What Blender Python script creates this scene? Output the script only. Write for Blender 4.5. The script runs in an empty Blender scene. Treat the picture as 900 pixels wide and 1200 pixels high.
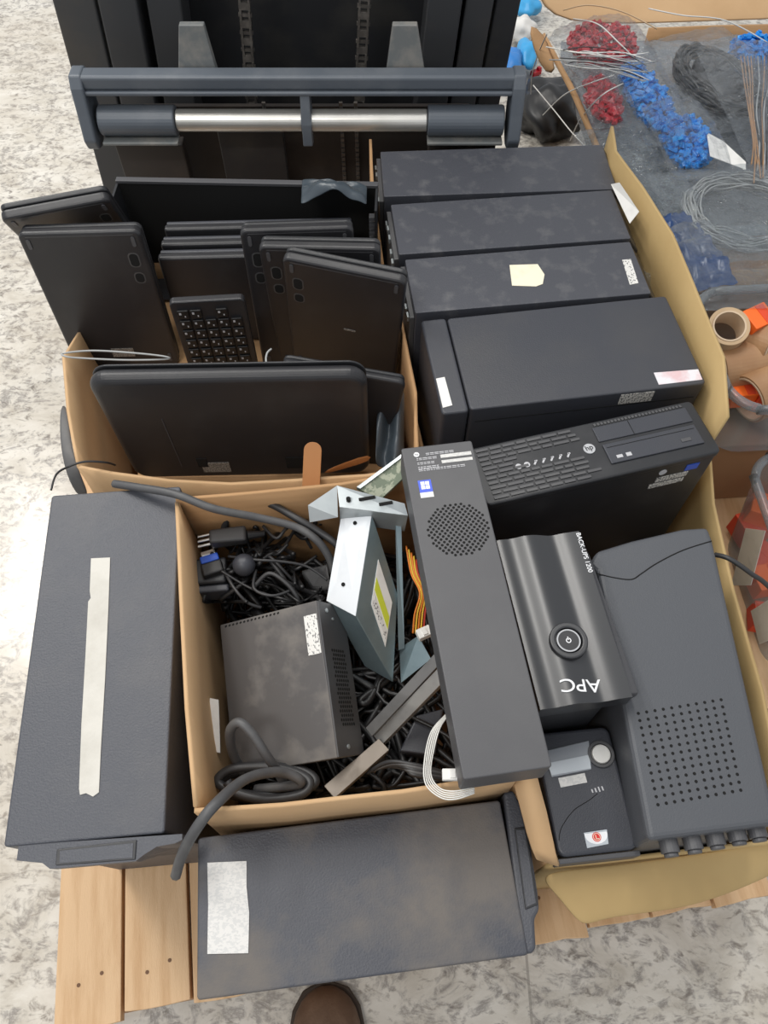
import bpy, bmesh, math, random
from mathutils import Vector, Matrix, noise
random.seed(7)
V = Vector
scene = bpy.context.scene
COL = scene.collection

# ------------------------------------------------------------------ camera
CAM_H = 1.47
PITCH = math.radians(59)
FPX = 900.0
FWD = V((0, math.cos(PITCH), -math.sin(PITCH)))
UPV = V((0, math.sin(PITCH), math.cos(PITCH)))
RGT = V((1, 0, 0))


def P(px, py, z):
    """survey helper: where the sight line through a photo point meets height z"""
    d = FWD + RGT * ((px - 450) / FPX) - UPV * ((py - 600) / FPX)
    return V((0, 0, CAM_H)) + d * ((z - CAM_H) / d.z)


cd = bpy.data.cameras.new('camera')
cam = bpy.data.objects.new('camera', cd)
COL.objects.link(cam)
cam.location = (0, 0, CAM_H)
cam.rotation_euler = (math.radians(90) - PITCH, 0, 0)
cd.sensor_fit = 'VERTICAL'
cd.sensor_height = 36
cd.lens = FPX / 1200 * 36
cd.clip_start = 0.02
scene.camera = cam

# ------------------------------------------------------------------ materials
MATS = {}


def ramp(nt, fac, stops):
    r = nt.nodes.new('ShaderNodeValToRGB')
    e = r.color_ramp.elements
    e[0].position, e[0].color = stops[0][0], (*stops[0][1], 1)
    e[1].position, e[1].color = stops[-1][0], (*stops[-1][1], 1)
    for p, c in stops[1:-1]:
        n = e.new(p)
        n.color = (*c, 1)
    nt.links.new(fac, r.inputs[0])
    return r.outputs[0]


def mat(name, col, rough=.5, metal=0., col2=None, scale=6., lo=.45, hi=.7, bump=0., bscale=200., rough2=None,
        stretch=None, detail=5., spec=None, coat=0.):
    """plain procedural surface: base colour, dust / wear patches of a second colour, fine bump"""
    m = bpy.data.materials.new(name)
    m.use_nodes = True
    nt = m.node_tree
    b = nt.nodes['Principled BSDF']
    b.inputs['Base Color'].default_value = (*col, 1)
    b.inputs['Roughness'].default_value = rough
    b.inputs['Metallic'].default_value = metal
    if spec is not None:
        b.inputs['Specular IOR Level'].default_value = spec
    if coat:
        b.inputs['Coat Weight'].default_value = coat
        b.inputs['Coat Roughness'].default_value = .08
    tc = nt.nodes.new('ShaderNodeTexCoord')
    co = tc.outputs['Object']
    if stretch:
        mp = nt.nodes.new('ShaderNodeMapping')
        mp.inputs['Scale'].default_value = stretch
        nt.links.new(co, mp.inputs[0])
        co = mp.outputs[0]
    if col2:
        n = nt.nodes.new('ShaderNodeTexNoise')
        n.inputs['Scale'].default_value = scale
        n.inputs['Detail'].default_value = detail
        n.inputs['Roughness'].default_value = .6
        nt.links.new(co, n.inputs['Vector'])
        c = ramp(nt, n.outputs[0], [(lo, col), (hi, col2)])
        nt.links.new(c, b.inputs['Base Color'])
        if rough2 is not None:
            mr = nt.nodes.new('ShaderNodeMapRange')
            mr.inputs[1].default_value, mr.inputs[2].default_value = lo, hi
            mr.inputs[3].default_value, mr.inputs[4].default_value = rough, rough2
            nt.links.new(n.outputs[0], mr.inputs[0])
            nt.links.new(mr.outputs[0], b.inputs['Roughness'])
    if bump:
        n2 = nt.nodes.new('ShaderNodeTexNoise')
        n2.inputs['Scale'].default_value = bscale
        n2.inputs['Detail'].default_value = 2
        nt.links.new(co, n2.inputs['Vector'])
        bp = nt.nodes.new('ShaderNodeBump')
        bp.inputs['Strength'].default_value = bump
        bp.inputs['Distance'].default_value = .002
        nt.links.new(n2.outputs[0], bp.inputs['Height'])
        nt.links.new(bp.outputs[0], b.inputs['Normal'])
    MATS[name] = m
    return m


mat('black_plastic', (.022, .023, .026), .38, col2=(.04, .04, .043), scale=9, lo=.5, hi=.75, bump=.12, bscale=900)
mat('laptop_black', (.022, .022, .025), .4, col2=(.036, .036, .038), scale=12, lo=.5, hi=.8, bump=.1, bscale=1200)
mat('tower_grey', (.062, .066, .080), .46, col2=(.088, .088, .095), scale=7, lo=.48, hi=.75, bump=.35, bscale=420)
mat('tower_dusty', (.056, .059, .072), .45, col2=(.135, .122, .112), scale=7.5, lo=.44, hi=.62, bump=.25, bscale=420, rough2=.75)
mat('case_scuffed', (.060, .063, .076), .45, col2=(.14, .14, .145), scale=26, lo=.52, hi=.85, bump=.2, bscale=500, rough2=.7)
mat('case_smooth', (.042, .045, .056), .42, col2=(.058, .058, .062), scale=5, lo=.45, hi=.8, bump=.15, bscale=600)
mat('slim_grey', (.072, .072, .078), .48, col2=(.09, .09, .094), scale=6, lo=.45, hi=.75, bump=.1, bscale=700)
mat('ups_grey', (.078, .083, .094), .5, col2=(.095, .098, .105), scale=5, lo=.45, hi=.8, bump=.2, bscale=700)
mat('bezel_black', (.02, .021, .024), .4, col2=(.045, .045, .048), scale=10, lo=.5, hi=.8)
mat('case_inside_shade', (.006, .006, .006), .7)  # near black: shade inside the open case put into the colour
mat('gloss_black', (.02, .021, .024), .34, spec=.9)
mat('hole_black', (.004, .004, .004), .9)
mat('psu_metal', (.105, .1, .1), .5, metal=.3, col2=(.2, .185, .17), scale=11, lo=.5, hi=.68, rough2=.8)
mat('psu_side', (.085, .085, .09), .5, metal=.3, col2=(.11, .11, .11), scale=9)
mat('steel', (.52, .56, .57), .36, metal=.65, col2=(.40, .44, .46), scale=14, lo=.4, hi=.7)
mat('steel_lit', (.80, .83, .86), .38, metal=.25, col2=(.7, .74, .78), scale=14, lo=.45, hi=.7)  # drive metal with the light on its bright face put into the colour
mat('steel_blue', (.26, .34, .37), .35, metal=.6, col2=(.19, .26, .29), scale=12)
mat('alu_bar', (.38, .38, .37), .4, metal=.5, col2=(.25, .25, .25), scale=18)
mat('alu_bar_dark', (.2, .2, .2), .45, metal=.4, col2=(.13, .13, .13), scale=18)
mat('rusty_steel', (.32, .28, .24), .5, metal=.4, col2=(.2, .17, .14), scale=22)
mat('chrome', (.80, .78, .73), .34, metal=.7, col2=(.66, .64, .58), scale=9, lo=.5, hi=.8)
mat('truck_grey', (.105, .122, .145), .42, col2=(.14, .155, .175), scale=8, lo=.5, hi=.7)
mat('truck_dark', (.022, .023, .026), .5, col2=(.045, .043, .04), scale=6, lo=.5, hi=.7)
mat('truck_rail', (.04, .042, .046), .5, col2=(.06, .055, .05), scale=6, lo=.5, hi=.7)
mat('truck_brown', (.035, .03, .028), .55, col2=(.06, .05, .043), scale=8, lo=.5, hi=.7)
mat('truck_bracket', (.17, .18, .18), .5, col2=(.26, .25, .23), scale=25, lo=.45, hi=.65)
mat('chain_steel', (.13, .12, .11), .4, metal=.4, col2=(.22, .2, .18), scale=60)
mat('cardboard', (.46, .27, .13), .8, col2=(.39, .225, .105), scale=5, lo=.4, hi=.75, bump=.15, bscale=60, stretch=(1, 1, 14))
mat('cardboard_pale', (.58, .38, .205), .8, col2=(.5, .315, .16), scale=5, lo=.4, hi=.75, bump=.12, bscale=60)
mat('cardboard_tan', (.49, .345, .155), .8, col2=(.42, .285, .12), scale=4, lo=.4, hi=.75, bump=.15, bscale=50)
mat('cardboard_brown', (.32, .17, .08), .75, col2=(.27, .14, .065), scale=4, lo=.4, hi=.75)
mat('cardboard_orange', (.42, .19, .07), .7, col2=(.36, .15, .05), scale=6)
mat('wood', (.70, .47, .27), .65, col2=(.52, .30, .14), scale=3.2, lo=.42, hi=.72, bump=.3, bscale=90, stretch=(14, 1.2, 14))
mat('wood_dark', (.42, .23, .11), .7, col2=(.3, .15, .07), scale=3.2, lo=.42, hi=.72, bump=.3, bscale=90, stretch=(14, 1.2, 14))
mat('knot', (.16, .08, .04), .7)
mat('paper_white', (.80, .79, .76), .7, col2=(.7, .69, .66), scale=30, lo=.5, hi=.7)
mat('paper_cream', (.86, .80, .62), .7, col2=(.78, .7, .52), scale=30, lo=.5, hi=.7)
mat('masking_tape', (.60, .58, .53), .7, col2=(.5, .48, .43), scale=14, lo=.45, hi=.7, bump=.3, bscale=160)
mat('cable_black', (.014, .014, .015), .42)
mat('cable_grey', (.075, .075, .078), .5, col2=(.1, .1, .1), scale=40)
mat('cable_mid', (.035, .035, .037), .45)
mat('wire_white', (.78, .77, .73), .45)
mat('wire_clear', (.62, .62, .60), .3)
mat('wire_grey', (.36, .37, .37), .4)
mat('wire_orange', (.75, .22, .03), .45)
mat('wire_yellow', (.78, .50, .05), .45)
mat('wire_red', (.5, .05, .03), .45)
mat('pin_metal', (.75, .74, .7), .3, metal=.9)
mat('blue_plastic', (.02, .09, .5), .4)
mat('seal_blue', (.004, .20, .64), .3, col2=(.012, .34, .82), scale=60)
mat('seal_red', (.42, .006, .018), .3, col2=(.55, .02, .03), scale=60)
mat('glove_blue', (.03, .22, .62), .45)
mat('cyan_plastic', (.05, .38, .75), .4)
mat('navy_film', (.015, .05, .16), .25, bump=.5, bscale=40)
mat('black_bag', (.012, .012, .013), .4)
mat('film_slate', (.05, .065, .08), .35, bump=.4, bscale=60)
mat('orange_card', (.95, .16, .02), .5)
mat('orange_deep', (.75, .07, .02), .5)
mat('tape_brown', (.36, .2, .1), .45, col2=(.42, .25, .13), scale=20)
mat('tape_core', (.62, .48, .34), .7)
mat('tape_tan', (.52, .37, .22), .4)
mat('logo_white', (.85, .86, .88), .45)
mat('logo_grey', (.45, .46, .48), .4)
mat('text_grey', (.5, .5, .52), .5)
mat('win_blue', (.015, .07, .62), .35)
mat('logo_red', (.72, .03, .03), .4)
mat('silver_panel', (.27, .29, .32), .4)
mat('silver_light', (.48, .52, .56), .4)
mat('silver_button', (.72, .71, .68), .35, metal=.3)
mat('yellow_green', (.62, .68, .06), .5)
mat('pcb', (.30, .32, .24), .6, col2=(.13, .16, .11), scale=70, lo=.48, hi=.52)
mat('leather_brown', (.13, .075, .045), .75, col2=(.18, .11, .07), scale=40, bump=.3, bscale=300)
mat('sole', (.05, .035, .025), .8)
mat('key_black', (.012, .012, .013), .45)
mat('pink_print', (.7, .5, .52), .5, col2=(.75, .74, .78), scale=40, lo=.4, hi=.6)


def label_mat(name, base, ink, rows=60., thr=.52, nscale=(500, 60)):
    """printed sticker: rows of small dark marks"""
    m = bpy.data.materials.new(name)
    m.use_nodes = True
    nt = m.node_tree
    b = nt.nodes['Principled BSDF']
    b.inputs['Roughness'].default_value = .5
    tc = nt.nodes.new('ShaderNodeTexCoord')
    mp = nt.nodes.new('ShaderNodeMapping')
    mp.inputs['Scale'].default_value = (nscale[0], nscale[1], nscale[1])
    nt.links.new(tc.outputs['Object'], mp.inputs[0])
    n = nt.nodes.new('ShaderNodeTexNoise')
    n.inputs['Scale'].default_value = 1
    n.inputs['Detail'].default_value = 3
    nt.links.new(mp.outputs[0], n.inputs['Vector'])
    c = ramp(nt, n.outputs[0], [(thr - .02, base), (thr + .03, ink)])
    nt.links.new(c, b.inputs['Base Color'])
    MATS[name] = m


label_mat('label_print', (.74, .73, .70), (.2, .2, .2), thr=.57, nscale=(330, 240))
label_mat('label_dense', (.56, .54, .50), (.14, .14, .14), thr=.53, nscale=(420, 260))
label_mat('label_lines', (.64, .63, .61), (.55, .55, .54), thr=.5, nscale=(260, 420))
label_mat('label_dim', (.33, .31, .28), (.14, .13, .12), thr=.5, nscale=(500, 420))


def film(name, tint, rough, amount, bump=.8, bscale=25.):
    """thin clear plastic: transparent with a glossy skin"""
    m = bpy.data.materials.new(name)
    m.use_nodes = True
    nt = m.node_tree
    out = nt.nodes['Material Output']
    nt.nodes.remove(nt.nodes['Principled BSDF'])
    tr = nt.nodes.new('ShaderNodeBsdfTransparent')
    tr.inputs[0].default_value = (*tint, 1)
    gl = nt.nodes.new('ShaderNodeBsdfPrincipled')
    gl.inputs['Base Color'].default_value = (.27, .29, .31, 1)
    gl.inputs['Roughness'].default_value = rough
    gl.inputs['IOR'].default_value = 2.1
    mx = nt.nodes.new('ShaderNodeMixShader')
    lw = nt.nodes.new('ShaderNodeLayerWeight')
    lw.inputs[0].default_value = .35
    tc = nt.nodes.new('ShaderNodeTexCoord')
    n = nt.nodes.new('ShaderNodeTexNoise')
    n.inputs['Scale'].default_value = bscale
    n.inputs['Detail'].default_value = 4
    nt.links.new(tc.outputs['Object'], n.inputs['Vector'])
    bp = nt.nodes.new('ShaderNodeBump')
    bp.inputs['Strength'].default_value = bump
    bp.inputs['Distance'].default_value = .02
    nt.links.new(n.outputs[0], bp.inputs['Height'])
    nt.links.new(bp.outputs[0], gl.inputs['Normal'])
    nt.links.new(bp.outputs[0], lw.inputs['Normal'])
    mr = nt.nodes.new('ShaderNodeMapRange')
    mr.inputs[3].default_value, mr.inputs[4].default_value = amount, min(1, amount + .4)
    nt.links.new(lw.outputs['Facing'], mr.inputs[0])
    nt.links.new(mr.outputs[0], mx.inputs[0])
    nt.links.new(tr.outputs[0], mx.inputs[1])
    nt.links.new(gl.outputs[0], mx.inputs[2])
    nt.links.new(mx.outputs[0], out.inputs[0])
    MATS[name] = m


film('clear_film', (.97, .98, .99), .09, .05, bump=1., bscale=40)
film('milky_film', (.94, .96, .97), .10, .10, bump=1., bscale=34)
film('grey_film', (.75, .78, .8), .15, .45, bump=1., bscale=18)
film('tub_plastic', (.9, .92, .93), .25, .22, bump=.05)
film('tub_rim', (.9, .92, .93), .3, .35, bump=.05)


def floor_material():
    m = bpy.data.materials.new('granite')
    m.use_nodes = True
    nt = m.node_tree
    L = nt.links.new
    b = nt.nodes['Principled BSDF']
    tc = nt.nodes.new('ShaderNodeTexCoord')
    co = tc.outputs['Object']
    mp = nt.nodes.new('ShaderNodeMapping')
    mp.inputs['Rotation'].default_value = (0, 0, .5)
    mp.inputs['Scale'].default_value = (1, 1.7, 1)
    L(co, mp.inputs[0])

    def nz(scale, det, ro, dist, vec):
        n = nt.nodes.new('ShaderNodeTexNoise')
        n.inputs['Scale'].default_value = scale
        n.inputs['Detail'].default_value = det
        n.inputs['Roughness'].default_value = ro
        n.inputs['Distortion'].default_value = dist
        L(vec, n.inputs['Vector'])
        return n.outputs[0]
    base = ramp(nt, nz(9, 6, .65, .6, mp.outputs[0]), [(.3, (.46, .42, .355)), (.5, (.62, .585, .52)), (.7, (.72, .69, .63))])
    spots = ramp(nt, nz(34, 5, .62, .5, mp.outputs[0]), [(.32, (1, 1, 1)), (.45, (0, 0, 0))])
    veins = ramp(nt, nz(7.5, 8, .7, .7, mp.outputs[0]), [(.44, (0, 0, 0)), (.5, (1, 1, 1)), (.56, (0, 0, 0))])
    vsp = ramp(nt, nz(48, 4, .6, .5, co), [(.42, (0, 0, 0)), (.56, (1, 1, 1))])
    mul = nt.nodes.new('ShaderNodeMath')
    mul.operation = 'MULTIPLY'
    L(veins, mul.inputs[0])
    L(vsp, mul.inputs[1])
    big = ramp(nt, nz(2.2, 3, .5, .4, co), [(.4, (0, 0, 0)), (.65, (1, 1, 1))])
    m2 = nt.nodes.new('ShaderNodeMath')
    m2.operation = 'MULTIPLY'
    L(spots, m2.inputs[0])
    m2.inputs[1].default_value = .9
    mx = nt.nodes.new('ShaderNodeMix')
    mx.data_type = 'RGBA'
    L(m2.outputs[0], mx.inputs[0])
    L(base, mx.inputs[6])
    mx.inputs[7].default_value = (.19, .165, .14, 1)
    m3 = nt.nodes.new('ShaderNodeMath')
    m3.operation = 'MULTIPLY'
    L(mul.outputs[0], m3.inputs[0])
    m3.inputs[1].default_value = .72
    mx2 = nt.nodes.new('ShaderNodeMix')
    mx2.data_type = 'RGBA'
    L(m3.outputs[0], mx2.inputs[0])
    L(mx.outputs[2], mx2.inputs[6])
    mx2.inputs[7].default_value = (.15, .135, .13, 1)
    m4 = nt.nodes.new('ShaderNodeMath')
    m4.operation = 'MULTIPLY'
    L(big, m4.inputs[0])
    m4.inputs[1].default_value = .3
    mx3 = nt.nodes.new('ShaderNodeMix')
    mx3.data_type = 'RGBA'
    L(m4.outputs[0], mx3.inputs[0])
    L(mx2.outputs[2], mx3.inputs[6])
    mx3.inputs[7].default_value = (.50, .43, .34, 1)
    # joints between slabs
    sep = nt.nodes.new('ShaderNodeSeparateXYZ')
    L(co, sep.inputs[0])

    def line(sock, off, per):
        a = nt.nodes.new('ShaderNodeMath'); a.operation = 'ADD'; L(sock, a.inputs[0]); a.inputs[1].default_value = off
        p = nt.nodes.new('ShaderNodeMath'); p.operation = 'PINGPONG'; L(a.outputs[0], p.inputs[0]); p.inputs[1].default_value = per / 2
        c = nt.nodes.new('ShaderNodeMath'); c.operation = 'LESS_THAN'; L(p.outputs[0], c.inputs[0]); c.inputs[1].default_value = .0022
        return c.outputs[0]
    sx = line(sep.outputs[0], -.236 + 8, 4.)
    sy = line(sep.outputs[1], 2. + 12, 12.)
    mxx = nt.nodes.new('ShaderNodeMath'); mxx.operation = 'MAXIMUM'; L(sx, mxx.inputs[0]); L(sy, mxx.inputs[1])
    m5 = nt.nodes.new('ShaderNodeMath'); m5.operation = 'MULTIPLY'; L(mxx.outputs[0], m5.inputs[0]); m5.inputs[1].default_value = .6
    mx4 = nt.nodes.new('ShaderNodeMix'); mx4.data_type = 'RGBA'
    L(m5.outputs[0], mx4.inputs[0]); L(mx3.outputs[2], mx4.inputs[6]); mx4.inputs[7].default_value = (.25, .23, .2, 1)
    L(mx4.outputs[2], b.inputs['Base Color'])
    b.inputs['Roughness'].default_value = .22
    MATS['granite'] = m


floor_material()

# ------------------------------------------------------------------ mesh helpers


class MB:
    def __init__(self):
        self.v = []
        self.f = []

    def add(self, vs, fs):
        o = len(self.v)
        self.v += [V(x) for x in vs]
        self.f += [tuple(i + o for i in f) for f in fs]
        return self

    def box(self, c, s, rz=0., M=None):
        c = V(c)
        h = V(s) / 2
        R = Matrix.Rotation(rz, 3, 'Z')
        vs = []
        for z in (-1, 1):
            for x, y in ((-1, -1), (1, -1), (1, 1), (-1, 1)):
                p = R @ V((x * h.x, y * h.y, z * h.z)) + c
                vs.append(M @ p if M else p)
        return self.add(vs, [(3, 2, 1, 0), (4, 5, 6, 7), (0, 1, 5, 4), (1, 2, 6, 5), (2, 3, 7, 6), (3, 0, 4, 7)])

    def prism(self, poly, z0, z1):
        """poly: list of (x, y), extruded in z"""
        n = len(poly)
        a = sum(poly[i][0] * poly[(i + 1) % n][1] - poly[(i + 1) % n][0] * poly[i][1] for i in range(n))
        if a < 0:
            poly = poly[::-1]
        vs = [(x, y, z0) for x, y in poly] + [(x, y, z1) for x, y in poly]
        fs = [tuple(range(n))[::-1], tuple(range(n, 2 * n))]
        fs += [(i, (i + 1) % n, n + (i + 1) % n, n + i) for i in range(n)]
        return self.add(vs, fs)

    def hexa(self, top, bot):
        """top, bot: 4 points each, counter-clockwise seen from above"""
        return self.add(list(bot) + list(top), [(3, 2, 1, 0), (4, 5, 6, 7), (0, 1, 5, 4), (1, 2, 6, 5), (2, 3, 7, 6), (3, 0, 4, 7)])

    def cyl(self, a, b, r, n=20, r2=None):
        a, b = V(a), V(b)
        r2 = r if r2 is None else r2
        d = (b - a).normalized()
        t = V((0, 0, 1)) if abs(d.z) < .9 else V((1, 0, 0))
        u = d.cross(t).normalized()
        w = d.cross(u)
        vs = []
        for c, rr in ((a, r), (b, r2)):
            for i in range(n):
                an = 2 * math.pi * i / n
                vs.append(c + (u * math.cos(an) + w * math.sin(an)) * rr)
        fs = [(i, (i + 1) % n, n + (i + 1) % n, n + i) for i in range(n)]
        fs += [tuple(range(n))[::-1], tuple(range(n, 2 * n))]
        return self.add(vs, fs)

    def ring(self, c, r0, r1, z0, z1, n=40, M=None):
        """square-section ring around local z"""
        vs = []
        for r, z in ((r0, z0), (r1, z0), (r1, z1), (r0, z1)):
            for i in range(n):
                a = 2 * math.pi * i / n
                p = V((r * math.cos(a), r * math.sin(a), z))
                p = (M @ p if M else p) + V(c)
                vs.append(p)
        fs = []
        for k in range(4):
            for i in range(n):
                j = (i + 1) % n
                k2 = (k + 1) % 4
                fs.append((k * n + i, k * n + j, k2 * n + j, k2 * n + i))
        return self.add(vs, fs)

    def tube(self, pts, r, sub=8, ns=8, closed=False, r_end=None):
        pts = [V(p) for p in pts]
        n = len(pts)
        path = []
        if n == 2 and not closed:
            path = pts
        else:
            rng = n if closed else n - 1
            for i in range(rng):
                if closed:
                    p0, p1, p2, p3 = (pts[(i + k) % n] for k in (-1, 0, 1, 2))
                else:
                    p0, p1, p2, p3 = pts[max(i - 1, 0)], pts[i], pts[i + 1], pts[min(i + 2, n - 1)]
                for s in range(sub):
                    t = s / sub
                    path.append(.5 * ((2 * p1) + (p2 - p0) * t + (2 * p0 - 5 * p1 + 4 * p2 - p3) * t * t + (3 * p1 - p0 - 3 * p2 + p3) * t ** 3))
            if not closed:
                path.append(pts[-1])
        m = len(path)
        d = (path[1] - path[0]).normalized()
        t = V((0, 0, 1)) if abs(d.z) < .9 else V((1, 0, 0))
        u = d.cross(t).normalized()
        vs = []
        for i in range(m):
            if closed:
                d = (path[(i + 1) % m] - path[i - 1]).normalized()
            else:
                d = (path[min(i + 1, m - 1)] - path[max(i - 1, 0)]).normalized()
            u = (u - d * u.dot(d)).normalized()
            w = d.cross(u)
            rr = r if r_end is None else r + (r_end - r) * i / (m - 1)
            for k in range(ns):
                a = 2 * math.pi * k / ns
                vs.append(path[i] + (u * math.cos(a) + w * math.sin(a)) * rr)
        fs = []
        for i in range(m if closed else m - 1):
            j = (i + 1) % m
            for k in range(ns):
                k2 = (k + 1) % ns
                fs.append((i * ns + k, i * ns + k2, j * ns + k2, j * ns + k))
        if not closed:
            fs += [tuple(range(ns))[::-1], tuple(range((m - 1) * ns, m * ns))]
        return self.add(vs, fs)

    def sphere(self, c, r, n=20, m=12):
        r = V(r) if hasattr(r, '__len__') else V((r, r, r))
        c = V(c)
        vs = [c + V((0, 0, r.z))]
        for j in range(1, m):
            b = math.pi * j / m
            for i in range(n):
                a = 2 * math.pi * i / n
                vs.append(c + V((r.x * math.sin(b) * math.cos(a), r.y * math.sin(b) * math.sin(a), r.z * math.cos(b))))
        vs.append(c - V((0, 0, r.z)))
        fs = [(0, 1 + i, 1 + (i + 1) % n) for i in range(n)]
        for j in range(m - 2):
            for i in range(n):
                a0 = 1 + j * n + i
                a1 = 1 + j * n + (i + 1) % n
                fs.append((a0, a0 + n, a1 + n, a1))
        L = len(vs) - 1
        b0 = 1 + (m - 2) * n
        fs += [(L, b0 + (i + 1) % n, b0 + i) for i in range(n)]
        return self.add(vs, fs)

    def grid(self, rows):
        nr, nc = len(rows), len(rows[0])
        return self.add([p for r in rows for p in r],
                        [(j * nc + i, j * nc + i + 1, (j + 1) * nc + i + 1, (j + 1) * nc + i) for j in range(nr - 1) for i in range(nc - 1)])


def obj(name, mb, m, parent=None, bevel=0., smooth=False, solid=0., subsurf=0, world=False):
    me = bpy.data.meshes.new(name)
    vs = mb.v
    if world and parent is not None:
        bpy.context.view_layer.update()
        inv = parent.matrix_world.inverted()
        vs = [inv @ v for v in vs]
    me.from_pydata([tuple(v) for v in vs], [], mb.f)
    me.update()
    bm = bmesh.new()
    bm.from_mesh(me)
    if not solid:
        bmesh.ops.recalc_face_normals(bm, faces=bm.faces)
    bm.to_mesh(me)
    bm.free()
    me.materials.append(MATS[m] if isinstance(m, str) else m)
    o = bpy.data.objects.new(name, me)
    COL.objects.link(o)
    if parent is not None:
        o.parent = parent
    if solid:
        s = o.modifiers.new('thickness', 'SOLIDIFY')
        s.thickness = solid
        s.offset = 0
    if subsurf:
        s = o.modifiers.new('smooth', 'SUBSURF')
        s.levels = s.render_levels = subsurf
    if bevel:
        bv = o.modifiers.new('bevel', 'BEVEL')
        bv.width = bevel
        bv.segments = 3
        bv.limit_method = 'ANGLE'
        bv.angle_limit = math.radians(35)
    if smooth:
        for p in me.polygons:
            p.use_smooth = True
    return o


def tag(o, label=None, cat=None, group=None, kind=None):
    if label:
        o['label'] = label
    if cat:
        o['category'] = cat
    if group:
        o['group'] = group
    if kind:
        o['kind'] = kind
    return o


def thing(name, label, cat, M=None, group=None):
    o = bpy.data.objects.new(name, None)
    o.empty_display_size = .05
    COL.objects.link(o)
    if M is not None:
        o.matrix_world = M
    bpy.context.view_layer.update()
    return tag(o, label, cat, group)


def base_frame(pts, z, h):
    """rigid frame of a box-shaped thing from the four corners of its top (far-left, far-right, near-right, near-left)
    returns matrix with its origin at the bottom centre, width, depth"""
    zs = z if isinstance(z, (list, tuple)) else [z] * 4
    q = [P(x, y, zz) for (x, y), zz in zip(pts, zs)]
    c = sum(q, V()) / 4
    u = ((q[1] - q[0]) + (q[2] - q[3])) / 2
    v = ((q[0] - q[3]) + (q[1] - q[2])) / 2
    w, d = u.length, v.length
    un, vn = u.normalized(), v.normalized()
    a = (un + vn).normalized()
    n = un.cross(vn).normalized()
    b = n.cross(a)
    X = (a - b).normalized()
    Y = (a + b).normalized()
    o = c - n * h
    M = Matrix(((X.x, Y.x, n.x, o.x), (X.y, Y.y, n.y, o.y), (X.z, Y.z, n.z, o.z), (0, 0, 0, 1)))
    return M, w, d


def slab_frame(p0, p1, pb):
    """upright slab: top edge p0-p1, pb a point on the face below it. local x along the edge, z up the face, y away"""
    u = p1 - p0
    w = u.length
    X = u / w
    c = (p0 + p1) / 2
    up = c - pb
    up = (up - X * up.dot(X)).normalized()
    Y = up.cross(X)
    return X, Y, up, c, w


def slab_matrix(p0, p1, pb, L):
    X, Y, Z, c, w = slab_frame(p0, p1, pb)
    o = c - Z * L
    return Matrix(((X.x, Y.x, Z.x, o.x), (X.y, Y.y, Z.y, o.y), (X.z, Y.z, Z.z, o.z), (0, 0, 0, 1))), w


def local(M, pts, z):
    inv = M.inverted()
    return [tuple((inv @ P(x, y, z)).xy) for x, y in pts]


def rrect(w, d, r, n=5, cx=0., cy=0.):
    out = []
    for sx, sy, a0 in ((1, 1, 0), (-1, 1, 90), (-1, -1, 180), (1, -1, 270)):
        for i in range(n + 1):
            a = math.radians(a0 + 90 * i / n)
            out.append((cx + sx * (w / 2 - r) + r * math.cos(a), cy + sy * (d / 2 - r) + r * math.sin(a)))
    return out


def text(name, s, size, m, parent, M, depth=.0004, align='CENTER'):
    cu = bpy.data.curves.new(name, 'FONT')
    cu.body = s
    cu.size = size
    cu.extrude = depth
    cu.align_x = align
    cu.align_y = 'CENTER'
    t = bpy.data.objects.new(name, cu)
    COL.objects.link(t)
    bpy.context.view_layer.update()
    me = bpy.data.meshes.new_from_object(t.evaluated_get(bpy.context.evaluated_depsgraph_get()))
    bpy.data.objects.remove(t)
    me.materials.clear()
    me.materials.append(MATS[m])
    o = bpy.data.objects.new(name, me)
    COL.objects.link(o)
    o.parent = parent
    o.matrix_local = M
    return o


def TR(x, y, z, rz=0.):
    return Matrix.Translation((x, y, z)) @ Matrix.Rotation(rz, 4, 'Z')


def sticker(name, parent, x, y, z, w, d, rz, m, t=.0006, lab=None):
    o = obj(name, MB().box((0, 0, 0), (w, d, t)), m, parent)
    o.matrix_local = TR(x, y, z, rz)
    if lab:
        o['label'] = lab
    return o


def wob(p, s, a):
    return a * noise.noise(V(p) * s)


# ------------------------------------------------------------------ setting
fl = obj('floor', MB().add([(-7, -5, 0), (7, -5, 0), (7, 9, 0), (-7, 9, 0)], [(0, 1, 2, 3)]), 'granite')
tag(fl, 'glossy pale grey and beige speckled granite slab floor', kind='structure')

# ------------------------------------------------------------------ pallet under the boxes
PA = math.radians(9.5)
PZ = .14


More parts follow.
